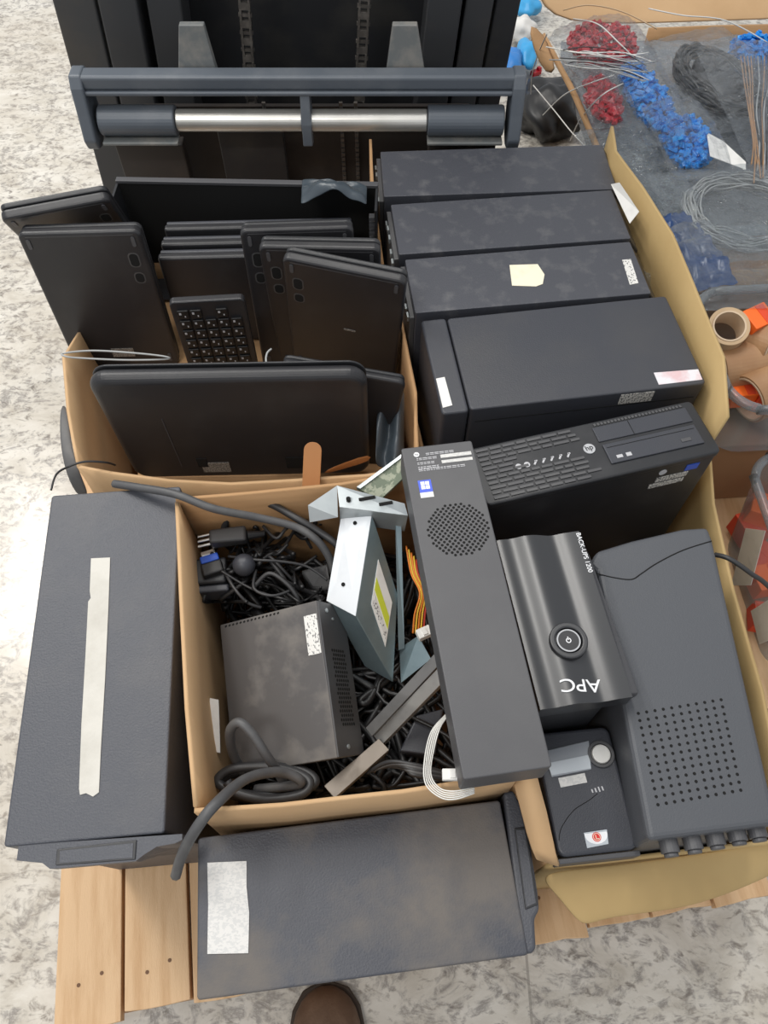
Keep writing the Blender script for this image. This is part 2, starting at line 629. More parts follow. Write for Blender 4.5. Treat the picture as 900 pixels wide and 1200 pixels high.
def pallet(name, label, nl, ang, W, D, boards, seed, mt='wood'):
    rnd = random.Random(seed)
    t = thing(name, label, 'pallet', Matrix.Translation((nl[0], nl[1], 0)) @ Matrix.Rotation(ang, 4, 'Z'))
    bw = W / boards
    for i in range(boards):
        cut = rnd.uniform(-.012, .012)
        x0, x1 = i * bw + .002, (i + 1) * bw - .003
        y0 = cut
        poly = [(x0, y0 + rnd.uniform(-.003, .003)), (x0 + .3 * bw, y0), (x0 + .6 * bw, y0 + rnd.uniform(-.004, .004)), (x1, y0 + rnd.uniform(-.004, .004)), (x1, D), (x0, D)]
        dz = rnd.uniform(-.001, .0)
        b = obj('deck_board', MB().prism(poly, PZ - .02, PZ + dz), mt, t, bevel=.0015)
        k = MB()
        for yy in (.03, .10, .16):
            if rnd.random() < .7:
                k.cyl(V((x0 + rnd.uniform(.02, bw - .02), yy + rnd.uniform(0, .04), PZ + dz - .003)), V((x0 + rnd.uniform(.02, bw - .02), yy, PZ + dz - .003)) + V((0, 0, .0034)), rnd.uniform(.002, .004), 10)
        k2 = MB()
        for q in range(2):
            cx, cy = x0 + (q + 1) * bw / 3, .05
            k2.cyl((cx, cy + .01 * q, PZ + dz - .002), (cx, cy + .01 * q, PZ + dz + .0006), .0028, 10)
        obj('nail', k2, 'knot', b)
    for y in (.045, D / 2, D - .045):
        obj('stringer', MB().box((W / 2, y, (PZ - .02) / 2 + .01), (W - .004, .08, PZ - .04)), 'wood_dark', t, bevel=.002)
    for x in (.06, W / 2, W - .06):
        obj('bottom_board', MB().box((x, D / 2, .005), (.1, D - .01, .0099)), 'wood_dark', t)
    return t


pallet('wooden_pallet', 'pale pine pallet under the boxes of old computers', (-.477, -.07), PA, 1.1, 1.27, 11, 3)
pallet('wooden_pallet', 'second wooden pallet at right under the clear tubs and brown box', (.665, .40), 0., 1.2, 1.72, 10, 9)


# ------------------------------------------------------------------ cardboard boxes
def panel(parent, name, top, zb, m, nz=6, seed=0, amp=.003, lean=(0, 0), thick=.005):
    """wall of a box: a polyline of top-edge points, dropping to zb"""
    rows = []
    fine = []
    for a, b in zip(top[:-1], top[1:]):
        k = max(2, int((b - a).length / .03))
        fine += [a.lerp(b, i / k) for i in range(k)]
    fine.append(top[-1])
    for j in range(nz + 1):
        t = j / nz
        row = []
        for p in fine:
            z = p.z + (zb - p.z) * t
            q = V((p.x + lean[0] * t, p.y + lean[1] * t, z))
            e = 1 if 0 < j < nz else .4
            q.x += e * wob((q.x + seed, q.y, q.z), 9, amp)
            q.y += e * wob((q.x, q.y + seed, q.z + 5), 9, amp)
            row.append(q)
        rows.append(row)
    return obj(name, MB().grid(rows), m, parent, solid=thick, world=True, smooth=True)


def pp(z, *pts):
    return [P(x, y, z) for x, y in pts]


BZ = PZ + .003
# --- box of laptops
A_near = pp(.52, (92, 547), (130, 554), (200, 563), (270, 567), (350, 562), (430, 557), (480, 549))
A_left = [V((-.575, 1.195, .42)), V((-.55, 1.02, .44)), P(75, 418, .52), P(80, 480, .52), P(92, 547, .52)]
A_right = [V((-.036, 1.245, .42)), V((.005, 1.06, .44)), P(470, 375, .52), P(487, 460, .52), P(480, 549, .52) + V((.012, .002, 0))]
A_back = [A_left[0], V((-.3, 1.222, .42)), V((-.036, 1.245, .42))]
cA = sum((A_left[0], A_left[-1], A_right[0], A_right[-1]), V()) / 4
boxA = thing('cardboard_box', 'cardboard box behind the left tower, packed with black laptops', 'box', TR(cA.x, cA.y, BZ))
panel(boxA, 'side_panel', A_left, BZ, 'cardboard_pale', seed=1, lean=(.02, 0))
panel(boxA, 'front_panel', A_near, BZ, 'cardboard_pale', seed=2)
panel(boxA, 'side_panel', A_right, BZ, 'cardboard', seed=3, lean=(0, 0))
panel(boxA, 'back_panel', A_back, BZ, 'cardboard', seed=4)
obj('bottom', MB().hexa([V((p.x, p.y, BZ + .006)) for p in (A_left[-1], A_right[-1], A_right[0], A_left[0])],
                        [V((p.x, p.y, BZ)) for p in (A_left[-1], A_right[-1], A_right[0], A_left[0])]), 'cardboard', boxA, world=True)
PADA = .375
fp = [V((-.405, .665, 0)), V((.045, .71, 0)), V((-.05, 1.225, 0)), V((-.53, 1.18, 0))]
obj('inner_pad', MB().hexa([V((p.x, p.y, PADA)) for p in fp], [V((p.x, p.y, BZ + .007)) for p in fp]), 'cardboard', boxA, world=True)

# --- box of cables
B_l = [P(207, 588, .587), P(212, 700, .587), P(219, 830, .587), P(229, 945, .587)]
B_n = [P(228, 950, .585), P(330, 943, .585), P(470, 928, .585), P(608, 906, .585)]
B_f = [P(206, 585, .585), P(300, 577, .585), P(400, 567, .585), P(492, 552, .585)]
B_r = [P(493, 556, .585), P(540, 700, .585), P(608, 903, .585)]
cB = (B_l[0] + B_l[-1] + B_r[0] + B_r[-1]) / 4
boxB = thing('cardboard_box', 'open cardboard box of tangled cables and metal computer parts', 'box', TR(cB.x, cB.y, BZ))
panel(boxB, 'side_panel', B_l, BZ, 'cardboard_pale', seed=11, amp=.001, lean=(.016, 0))
panel(boxB, 'front_panel', B_n, BZ, 'cardboard_pale', seed=12, amp=.002)
panel(boxB, 'back_panel', B_f, BZ, 'cardboard', seed=13, amp=.002)
panel(boxB, 'side_panel', B_r, BZ, 'cardboard', seed=14, amp=.002)
bq = [B_l[-1], B_n[-1], B_f[-1], B_l[0]]
PADB = .30
bc = sum(bq, V()) / 4
bq2 = [bc + (p - bc) * .93 for p in bq]
obj('bottom', MB().hexa([V((p.x, p.y, BZ + .006)) for p in bq2], [V((p.x, p.y, BZ)) for p in bq2]), 'cardboard', boxB, world=True)
obj('inner_pad', MB().hexa([V((p.x, p.y, PADB)) for p in bq2], [V((p.x, p.y, BZ + .007)) for p in bq2]), 'cardboard_brown', boxB, world=True)

# --- box of desktop computers
C_l = [V((-.026, 1.365, .58)), P(435, 190, .58), P(438, 236, .56), V((.012, 1.06, .42)), V((.044, .9, .40)), V((.078, .68, .42)), V((.165, .2, .46)), P(640, 1012, .46)]
C_r1 = [P(716, 172, .60), P(722, 177, .61), P(752, 218, .61), P(788, 274, .61), P(822, 355, .61), P(848, 418, .61), P(853, 488, .61)]
C_r1[0] = V((.432, 1.375, .60))
C_r2 = [P(829, 500, .45), P(836, 590, .45), P(858, 690, .45), P(893, 810, .45), P(912, 905, .45), P(925, 985, .45)]
C_n = [P(640, 1014, .46), P(700, 1010, .45), P(800, 998, .45), P(925, 984, .45)]
cC = V((.22, .72, 0))
boxC = thing('cardboard_box', 'long cardboard box at right holding desktop computers, its flaps folded open', 'box', TR(cC.x, cC.y, BZ))
panel(boxC, 'side_panel', C_l, BZ, 'cardboard', seed=21, amp=.002)
panel(boxC, 'side_panel', C_r1, BZ, 'cardboard_tan', seed=22, amp=.004, lean=(-.015, 0))
panel(boxC, 'side_panel', C_r2, BZ, 'cardboard_tan', seed=23, amp=.003)
panel(boxC, 'front_panel', C_n, BZ, 'cardboard_tan', seed=24, amp=.002)
panel(boxC, 'back_panel', [V((-.026, 1.365, .44)), V((.432, 1.375, .44))], BZ, 'cardboard_tan', seed=25, amp=.002)
cq = [V((C_l[-1].x, C_n[0].y, 0)), V((C_n[-1].x, C_n[-1].y, 0)), V((.47, .68, 0)), C_r1[0], C_l[0]]
cq = [(p.x, p.y) for p in cq]
obj('bottom', MB().prism([(x - cC.x, y - cC.y) for x, y in cq], 0, .006), 'cardboard_tan', boxC)
PADC = .25
pq = [(.205, .125), (.43, .155), (.395, .66), (.10, .62)]
obj('inner_pad', MB().prism([(x - cC.x, y - cC.y) for x, y in pq], .0065, PADC - BZ), 'cardboard_brown', boxC)


def sheet_px(parent, name, rows, m, thick=.005, sub=2, world=True):
    return obj(name, MB().grid(rows), m, parent, solid=thick, subsurf=sub, smooth=True, world=world)


# front flap folded outwards
sheet_px(boxC, 'flap', [
    [P(636, 1022, .455), P(700, 1015, .45), P(760, 1008, .445), P(830, 998, .44), P(925, 983, .44)],
    [P(634, 1034, .452), P(694, 1036, .445), P(770, 1030, .44), P(840, 1018, .43), P(925, 998, .43)],
    [P(655, 1052, .445), P(694, 1060, .437), P(775, 1050, .43), P(845, 1037, .42), P(925, 1010, .42)],
    [P(683, 1092, .425), P(704, 1075, .43), P(792, 1068, .415), P(850, 1050, .41), P(925, 1016, .41)]], 'cardboard_tan')
# left flap piece standing beside the cable box
rows = []
for k, (xl, yl, xr, yr, z_) in enumerate(((601, 912, 628, 907, .525), (605, 930, 633, 926, .522), (611, 952, 640, 950, .518), (617, 975, 646, 975, .512), (623, 994, 651, 1000, .508), (628, 1006, 655, 1014, .50))):
    rows.append([P(xl, yl, z_), P((xl + xr) / 2, (yl + yr) / 2, z_ + .004 - .002 * k), P(xr, yr, z_)])
sheet_px(boxC, 'flap', rows, 'cardboard_pale', sub=0)
wl = obj('paper_label', MB().grid([[P(716, 216, .588), P(726, 214, .602)], [P(738, 262, .588), P(749, 248, .602)]]), 'paper_white', boxC, solid=.001, world=True)
wl['label'] = 'white paper label'


# ------------------------------------------------------------------ towers standing on the pallet
def shell_box(w, d, h, r=.004):
    return MB().prism(rrect(w, d, r, 3), 0, h)


# left tower
zt = .565
h = .555 - PZ - .002
M, w, d = base_frame([(46, 574), (199, 578), (207, 976), (23, 988)], [.577, .577, .555, .555], h)
zt = .554
tl = thing('desktop_tower', 'charcoal computer tower at far left with a long strip of masking tape', 'computer', M)
obj('casing', shell_box(w, d, h - .001), 'tower_grey', tl, bevel=.0025)
bz = local(M, [(21, 989), (18, 1008), (48, 1011), (57, 1018), (158, 1009), (167, 1002), (183, 992), (205, 988), (213, 984), (213, 977)], zt)
nb = len(bz)
if sum(bz[i][0] * bz[(i + 1) % nb][1] - bz[(i + 1) % nb][0] * bz[i][1] for i in range(nb)) < 0:
    bz = bz[::-1]
ybk = -d / 2 + .001


def taper(z, f):
    return [(x * (1 - .04 * f), min(ybk, y + (ybk - y) * f), z) for x, y in bz]


lv = [taper(h - .003, 0), taper(h - .022, .02), taper(h * .75, .45), taper(h * .45, .85), taper(.01, .97)]
vsb = [p for l in lv for p in l]
fsb = [tuple(range(nb)), tuple(range(4 * nb, 5 * nb))[::-1]]
fsb += [(k * nb + i, (k + 1) * nb + i, (k + 1) * nb + (i + 1) % nb, k * nb + (i + 1) % nb) for k in range(4) for i in range(nb)]
obj('front_bezel', MB().add(vsb, fsb), 'tower_grey', tl, bevel=.003)
rc = local(M, [(66, 995), (160, 984), (158, 1007), (64, 1014)], zt)
g = obj('handle_recess', MB().prism(rc, h - .004, h - .0015), 'bezel_black', tl, bevel=.001)
rc2 = local(M, [(70, 997), (156, 988), (155, 1005), (69, 1011.5)], zt)
obj('recess_plate', MB().prism(rc2, h - .004, h - .0009), 'tower_grey', g)
tp = local(M, [(112, 661), (134, 660), (131, 720), (126, 800), (120, 880), (117, 929), (110, 934), (102, 930), (95, 932), (94, 925), (98, 850), (104, 770), (108, 710), (111, 706), (110, 698)], zt)
o = obj('masking_tape', MB().prism(tp, h - .001, h + .0003), 'masking_tape', tl)
o['label'] = 'long strip of pale masking tape'

# near tower
zt = .50
h = zt - PZ - .002
M, w, d = base_frame([(229, 988), (590, 931), (614, 1119), (233, 1173)], zt, h)
tn = thing('desktop_tower', 'dusty charcoal computer tower nearest the camera with a rectangular paper label', 'computer', M)
obj('casing', shell_box(w, d, h - .001), 'tower_dusty', tn, bevel=.0025)
bz = local(M, [(590, 928), (602, 925), (612, 945), (620, 975), (631, 1045), (633, 1066), (627, 1076), (629, 1112), (624, 1117), (613, 1119)], zt)
obj('front_bezel', MB().prism(bz, 0, h - .003), 'tower_grey', tn, bevel=.004)
rc = local(M, [(603, 970), (617, 968), (631, 1060), (616, 1066)], zt)
g = obj('handle_recess', MB().prism(rc, h - .004, h - .0015), 'bezel_black', tn, bevel=.001)
rc2 = local(M, [(605, 973), (615, 972), (628, 1058), (617, 1063)], zt)
obj('recess_plate', MB().prism(rc2, h - .004, h - .0009), 'tower_grey', g)
lb = local(M, [(243, 1011), (289, 1009), (289, 1040), (292, 1070), (291, 1117), (243, 1118), (244, 1060)], zt)
o = obj('paper_label', MB().prism(lb, h - .001, h + .0003), 'label_lines', tn)
o['label'] = 'grey-white paper label'

# ------------------------------------------------------------------ desktops standing in the right box
ZC = .58
hC = ZC - BZ - .008


def unit(pts, label, m, bez=True, name='desktop_computer', zt=ZC):
    M, w, d = base_frame(pts, zt, zt - BZ - .008)
    h = zt - BZ - .008
    t = thing(name, label, 'computer', M)
    return t, M, w, d, h


def std_unit(pts, label, m, seed):
    t, M, w, d, h = unit(pts, label, m)
    rnd = random.Random(seed)
    obj('casing', MB().prism(rrect(w, d - .003, .002, 2), 0, h), m, t, bevel=.0012)
    # rear plate with ports at the left end, lower than the top
    rp = obj('rear_plate', MB().box((-w / 2 - .004, 0, h / 2 - .006), (.0078, d - .008, h - .012)), 'psu_side', t, bevel=.001)
    pb = MB()
    for k in range(5):
        pb.box((-w / 2 - .009, -d / 2 + .018 + k * (d - .036) / 4, h - .02 - rnd.uniform(0, .012)), (.004, .012, .009))
    obj('port', pb, 'steel', rp)
    # front bezel at the right end
    obj('front_bezel', MB().add([(w / 2, -d / 2 + .002, 0), (w / 2, d / 2 - .002, 0), (w / 2 + .022, d / 2 - .004, 0), (w / 2 + .022, -d / 2 + .004, 0),
                                 (w / 2, -d / 2 + .002, h - .003), (w / 2, d / 2 - .002, h - .003), (w / 2 + .022, d / 2 - .004, h - .03), (w / 2 + .022, -d / 2 + .004, h - .03)],
                                [(0, 1, 2, 3), (7, 6, 5, 4), (0, 4, 5, 1), (1, 5, 6, 2), (2, 6, 7, 3), (3, 7, 4, 0)]), 'bezel_black', t, bevel=.003)
    return t, M, w, d, h


GD = 'desktop computers standing in the right box'
std_unit([(443, 177), (710, 169), (718, 219), (453, 234)], 'scuffed black desktop computer farthest back in the right box, below the steel roller', 'case_scuffed', 1)
std_unit([(456, 239), (719, 222), (737, 279), (470, 300)], 'scuffed black desktop computer with a bare top, second from the back in the right box', 'case_scuffed', 2)
t, M, w, d, h = std_unit([(473, 303), (739, 283), (763, 345), (488, 367)], 'black desktop computer with a torn cream paper patch on its top', 'case_scuffed', 3)
pt_ = local(M, [(597, 311), (630, 310), (638, 322), (636, 333), (628, 336), (600, 335)], ZC)
o = obj('paper_patch', MB().prism(pt_, h + .0001, h + .0009), 'paper_cream', t)
o['label'] = 'torn cream paper patch'
pt_ = local(M, [(729, 305), (739, 304), (748, 332), (738, 334)], ZC)
obj('barcode_sticker', MB().prism(pt_, h + .0001, h + .0009), 'label_print', t)['label'] = 'small white barcode sticker'

# big tower
t, M, w, d, h = unit([(492, 375), (783, 347), (824, 446), (520, 487)], 'large black computer tower with a smooth wide top, third row of the right box', 'case_smooth')
bw = .042
obj('casing', MB().prism(rrect(w - bw, d, .006, 4, cx=bw / 2), 0, h), 'case_smooth', t, bevel=.003)
o = obj('front_bezel', MB().prism(rrect(bw - .0015, d + .004, .006, 4, cx=-w / 2 + bw / 2 - .001), 0, h - .0006), 'case_smooth', t, bevel=.004)
pt_ = local(M, [(511, 444), (521, 442), (530, 475), (519, 478)], ZC)
obj('white_sticker', MB().prism(pt_, h - .0005, h + .0006), 'paper_white', t)['label'] = 'white rectangular sticker'
pt_ = local(M, [(766, 437), (818, 433), (823, 445), (772, 451)], ZC)
obj('printed_sticker', MB().prism(pt_, h - .0002, h + .0006), 'pink_print', t)['label'] = 'white and pink printed sticker'
s = obj('barcode_sticker', MB().box((0, 0, 0), (.052, .0008, .022)), 'label_dense', t)
s.matrix_local = TR(w / 2 - .105, -d / 2 - .0005, h - .016)
MBb = MB()
sd = obj('side_seam', MB().box((bw / 2, -d / 2 - .0002, h - .03), (w - bw - .02, .001, .0012)), 'hole_black', t)

# desktop with its front bezel upwards
zt5 = .575
h5 = zt5 - PADC - .002
M, w, d = base_frame([(532, 521), (818, 476), (848, 540), (577, 579)], zt5, h5)
t5 = thing('desktop_computer', 'black desktop computer on its back, front face with grille and drive bays upwards', 'computer', M)
obj('casing', MB().prism(rrect(w - .004, d - .006, .004, 3), 0, h5 - .012), 'bezel_black', t5, bevel=.002)
fb = obj('front_bezel', MB().prism(rrect(w, d, .008, 4), h5 - .0118, h5), 'bezel_black', t5, bevel=.003)
gr = MB()
gx0, gx1 = -w / 2 + .012, -w / 2 + .165
nr = 11
for r in range(nr):
    y = -d / 2 + .008 + r * (d - .016) / (nr - 1)
    x = gx0
    rnd = random.Random(r)
    while x < gx1 - .01:
        l = rnd.uniform(.014, .026)
        if not (.42 * nr < r < .66 * nr and x > gx0 + .045):
            gr.box((x + l / 2, y, h5 + .0007), (l - .003, (d - .016) / nr * .55, .0016))
        x += l
obj('vent_grille', gr, 'psu_side', fb)
ic = MB()
for k in range(7):
    x = gx0 + .052 + k * .0125
    if k < 2:
        ic.cyl((x, .001, h5), (x, .001, h5 + .0012), .0045, 14)
    else:
        ic.box((x, .001, h5 + .0006), (.007, .0026, .0012), .9)
        ic.box((x + .002, .004, h5 + .0006), (.004, .002, .0012))
obj('front_port', ic, 'text_grey', fb)
lg = MB().cyl((-w / 2 + .172, .004, h5), (-w / 2 + .172, .004, h5 + .0015), .0085, 24)
lo = obj('logo_badge', lg, 'logo_grey', fb)
text('logo_lettering', 'hp', .012, 'bezel_black', lo, TR(-w / 2 + .172, .005, h5 + .0017, .1))
bx0, bx1 = -w / 2 + .19, w / 2 - .016
bm_ = (bx0 + bx1) / 2
bay = obj('drive_bay', MB().box((bm_, .024, h5 + .0008), (bx1 - bx0, .026, .002)), 'case_smooth', fb, bevel=.0012)
obj('bay_seam', MB().box((bx0 + .055, .024, h5 + .0019), (.0009, .025, .0004)), 'hole_black', bay)
od = obj('optical_drive', MB().box((bm_, -.012, h5 + .0012), (bx1 - bx0 - .004, .034, .0028)), 'case_smooth', fb, bevel=.0012)
obj('tray_seam', MB().box((bm_, -.002, h5 + .0027), (bx1 - bx0 - .012, .0009, .0004)), 'hole_black', od)
obj('eject_button', MB().box((bx1 - .026, -.018, h5 + .003), (.015, .006, .0016)), 'slim_grey', od, bevel=.0008)
obj('disc_mark', MB().box((bx0 + .018, -.020, h5 + .0028), (.009, .005, .0004)).box((bx0 + .032, -.020, h5 + .0028), (.008, .006, .0004)), 'text_grey', od)
sl = MB()
for k in range(26):
    sl.box((bx0 + .006 + k * (bx1 - bx0 - .012) / 25, d / 2 - .007, h5 + .0005), (.0035, .004, .0016), .3)
obj('top_vent', sl, 'psu_side', fb)
for k, (xx, zz, mm) in enumerate(((.012, .012, 'label_dim'), (.05, .03, 'label_dim'))):
    pass
s1 = obj('spec_sticker', MB().box((w / 2 - .062, -d / 2 + .0026, h5 - .045), (.05, .0012, .011)), 'label_dense', t5)
s2 = obj('spec_sticker', MB().box((w / 2 - .066, -d / 2 + .0026, h5 - .06), (.056, .0012, .010)), 'label_dense', t5)
s3 = obj('badge_sticker', MB().box((w / 2 - .035, -d / 2 + .0026, h5 - .029), (.02, .0012, .014)), 'blue_plastic', t5)
obj('round_sticker', MB().cyl((w / 2 - .082, -d / 2 + .0032, h5 - .026), (w / 2 - .082, -d / 2 + .002, h5 - .026), .006, 18), 'text_grey', t5)

# ------------------------------------------------------------------ right UPS
zu = .557
hu = zu - PADC - .002
M, w, d = base_frame([(693, 650), (832, 626), (906, 962), (757, 984)], zu, hu)
tu = thing('ups_unit', 'large dark grey UPS at the far right of the box with a dotted vent panel', 'UPS', M)
top = local(M, [(691, 660), (700, 668), (760, 985), (912, 966), (836, 634), (830, 617), (800, 619), (740, 633), (700, 645)], zu)
obj('casing', MB().prism(top, 0, hu), 'ups_grey', tu, bevel=.010)
# curved seam of the front moulding
sm = local(M, [(699, 672), (720, 677), (740, 679), (752, 672), (770, 660), (800, 645), (834, 634)], zu)
obj('front_seam', MB().tube([(x, y, hu) for x, y in sm], .0009, ns=6, sub=5), 'hole_black', tu)
hb = MB()
c0 = local(M, [(748, 836), (845, 820), (868, 926), (771, 943)], zu)
for i in range(11):
    for j in range(13):
        a = V(c0[0]).lerp(V(c0[1]), i / 10)
        b = V(c0[3]).lerp(V(c0[2]), i / 10)
        p = a.lerp(b, j / 12)
        hb.cyl((p.x, p.y, hu - .001), (p.x, p.y, hu + .0004), .0019, 8)
obj('vent_hole', hb, 'hole_black', tu)
kb = local(M, [(792, 990), (820, 986), (847, 981), (873, 976), (897, 972)], zu)
for x, y in kb:
    k = MB()
    k.cyl((x, y + .014, hu - .022), (x, y - .006, hu - .022), .0105, 20)
    k.cyl((x, y - .006, hu - .022), (x, y - .010, hu - .022), .008, 20)
    obj('rubber_foot', k, 'slim_grey', tu, bevel=.001)
cable_r = obj('flexible_cable', MB().tube([P(838, 650, .5), P(855, 655, .51), P(880, 672, .5), P(905, 692, .47), P(960, 760, .35), P(990, 800, .19), P(1050, 850, .15)], .0035), 'cable_mid', smooth=True)
tag(cable_r, 'dark power cord running from behind the large UPS over the clear tub of orange items', 'cable')

# ------------------------------------------------------------------ glossy UPS with its front face up
za = .60
ha = za - PADC - .002
M, w, d = base_frame([(589, 634), (679, 620), (741, 813), (626, 836)], za, ha)
ta = thing('ups_unit', 'glossy black UPS with a round power button, front face up in the box middle', 'UPS', M)
rows = []
n = 40
prof = []


def wave(s):
    # soft wave across: raised shoulder left of the middle, flat strip on the right
    return -.003 + .007 * math.exp(-((s - .36) / .19) ** 2) + .004 * math.exp(-((s - .03) / .12) ** 2) - .003 * math.exp(-((s - .66) / .11) ** 2)


def drape(o, w):
    # lay raised lettering on the curved face
    bpy.context.view_layer.update()
    ml = o.matrix_local.copy()
    mi = ml.inverted()
    for v in o.data.vertices:
        p = ml @ v.co
        p.z += wave(p.x / w + .5)
        v.co = mi @ p


for i in range(n + 1):
    prof.append((-w / 2 + w * i / n, wave(i / n)))
mbf = MB()
vs = []
for y in (-d / 2, d / 2):
    for x, zz in prof:
        vs.append((x, y, ha + zz))
    for x, zz in prof:
        vs.append((x, y, ha - .03))
N = n + 1
fs = []
for i in range(n):
    fs.append((i, i + 1, 2 * N + i + 1, 2 * N + i))
    fs.append((N + i + 1, N + i, 3 * N + i, 3 * N + i + 1))
    fs.append((i + 1, i, N + i, N + i + 1))
    fs.append((2 * N + i, 2 * N + i + 1, 3 * N + i + 1, 3 * N + i))
fs.append((0, 2 * N, 3 * N, N))
fs.append((n, N + n, 3 * N + n, 2 * N + n))
mbf.add(vs, fs)
ff = obj('front_face', mbf, 'gloss_black', ta, smooth=True)
ff.modifiers.new('split', 'EDGE_SPLIT').split_angle = math.radians(50)
obj('casing', MB().prism(rrect(w - .026, d - .004, .006, 4, cx=-.011), 0, ha - .0302), 'bezel_black', ta, bevel=.003)
# matt side strip on the right
obj('side_strip', MB().add([(w / 2 + .0003, -d / 2 + .004, ha - .005), (w / 2 + .013, -d / 2 + .006, ha - .014), (w / 2 + .010, d / 2 - .03, ha - .02), (w / 2 + .0003, d / 2 - .01, ha - .006),
                            (w / 2 + .0003, -d / 2 + .004, ha - .03), (w / 2 + .013, -d / 2 + .006, ha - .03), (w / 2 + .010, d / 2 - .03, ha - .03), (w / 2 + .0003, d / 2 - .01, ha - .03)],
                           [(0, 1, 2, 3), (7, 6, 5, 4), (0, 4, 5, 1), (1, 5, 6, 2), (2, 6, 7, 3), (3, 7, 4, 0)]), 'slim_grey', ta, bevel=.002)
bx, by = local(M, [(665, 753)], za)[0]
zb = ha + .0035
bt = obj('power_button', MB().cyl((bx, by, ha - .02), (bx, by, zb + .003), .0155, 36, r2=.0145), 'bezel_black', ta, bevel=.0015)
obj('button_surround', MB().ring((bx, by, 0), .0158, .023, ha - .02, zb + .0055, 44), 'gloss_black', ta, bevel=.002)
obj('button_ring', MB().ring((bx, by, 0), .0125, .0142, zb + .0025, zb + .0037, 40), 'logo_grey', bt)
pm = MB().ring((bx, by, 0), .0022, .0032, zb + .0025, zb + .0037, 20).box((bx, by + .0028, zb + .0031), (.0011, .004, .0012))
obj('power_mark', pm, 'logo_white', bt)
lx, ly = local(M, [(680, 803)], za)[0]
t_ = text('brand_lettering', 'APC', .0215, 'logo_white', ta, Matrix.Translation((lx, ly, ha + .0008)) @ Matrix.Rotation(math.pi, 4, 'Z') @ Matrix(((1.25, .18, 0, 0), (0, 1, 0, 0), (0, 0, 1, 0), (0, 0, 0, 1))), .0008)
drape(t_, w)
lx, ly = local(M, [(681, 645)], za)[0]
t_ = text('model_lettering', 'BACK-UPS 1200', .0085, 'logo_white', ta, Matrix.Translation((lx + .004, ly - .002, ha + .0002)) @ Matrix.Rotation(-math.pi / 2, 4, 'Z'), .0006)
drape(t_, w)

# ------------------------------------------------------------------ small stabiliser tower with silver panel
zs_ = .50
hs = zs_ - PADC - .002
M, w, d = base_frame([(630, 862), (716, 848), (744, 992), (652, 1008)], zs_, hs)
ts = thing('ups_unit', 'small black unit with a silver display panel and a red round emblem, front up', 'UPS', M)
obj('casing', MB().prism(rrect(w - .002, d - .004, .006, 4), 0, hs - .0142), 'bezel_black', ts, bevel=.002)
fr = obj('front_face', MB().prism(rrect(w, d, .01, 5), hs - .014, hs), 'case_smooth', ts, bevel=.004)
q = local(M, [(639, 880), (690, 868), (693, 902), (646, 911)], zs_)
pn = obj('display_panel', MB().prism(q, hs - .001, hs + .0018), 'silver_panel', fr, bevel=.001)
q = local(M, [(641, 895), (690, 885), (692, 901), (646, 909)], zs_)
obj('display_strip', MB().prism(q, hs + .0012, hs + .0025), 'silver_light', pn)
x, y = local(M, [(704, 884)], zs_)[0]
rg = obj('button_surround', MB().ring((x, y, 0), .0125, .0165, hs - .001, hs + .003, 40), 'psu_side', fr, bevel=.0008)
obj('power_button', MB().cyl((x, y, hs - .001), (x, y, hs + .0042), .0122, 36, r2=.0112), 'silver_button', fr, bevel=.001)
q = local(M, [(654, 912), (685, 906), (688, 917), (657, 923)], zs_)
obj('white_sticker', MB().prism(q, hs, hs + .0007), 'label_lines', fr)['label'] = 'small white sticker'
q = local(M, [(684, 976), (711, 972), (713, 989), (688, 994)], zs_)
em = obj('emblem_sticker', MB().prism(q, hs, hs + .0006), 'silver_light', fr)
x, y = local(M, [(699, 981)], zs_)[0]
a0 = .12
half = [(x + .0135 * math.cos(math.radians(t)), y + .003 + .0105 * math.sin(math.radians(t))) for t in range(170, 371, 10)]
obj('emblem_shield', MB().prism(half, hs, hs + .0009), 'logo_white', em)
rd = obj('emblem_disc', MB().cyl((x, y, hs), (x, y, hs + .0013), .0052, 28), 'logo_red', em)
obj('emblem_mark', MB().box((x - .001, y, hs + .0015), (.0008, .0045, .0004)).box((x + .0007, y - .002, hs + .0015), (.003, .0008, .0004)).ring((x, y, 0), .0037, .0043, hs + .0013, hs + .0017, 24), 'paper_cream', rd)
cv = local(M, [(655, 985), (658, 970), (672, 950), (690, 938), (700, 930)], zs_)
obj('curved_seam', MB().tube([(a, b, hs) for a, b in cv], .0005, ns=5, sub=5), 'hole_black', fr)
q = local(M, [(697, 924), (699, 924), (701, 930), (699, 931)], zs_)
mk = MB()
for k in range(4):
    xx, yy = local(M, [(694 + 4 * k, 927 - k)], zs_)[0]
    mk.box((xx, yy, hs + .0003), (.0016, .006 - .001 * abs(k - 2), .0006), .15)
obj('brand_mark', mk, 'text_grey', fr)
obj('base_lip', MB().box((0, -d / 2 - .004, hs - .02), (w + .004, .006, .03)), 'slim_grey', ts, bevel=.0015)

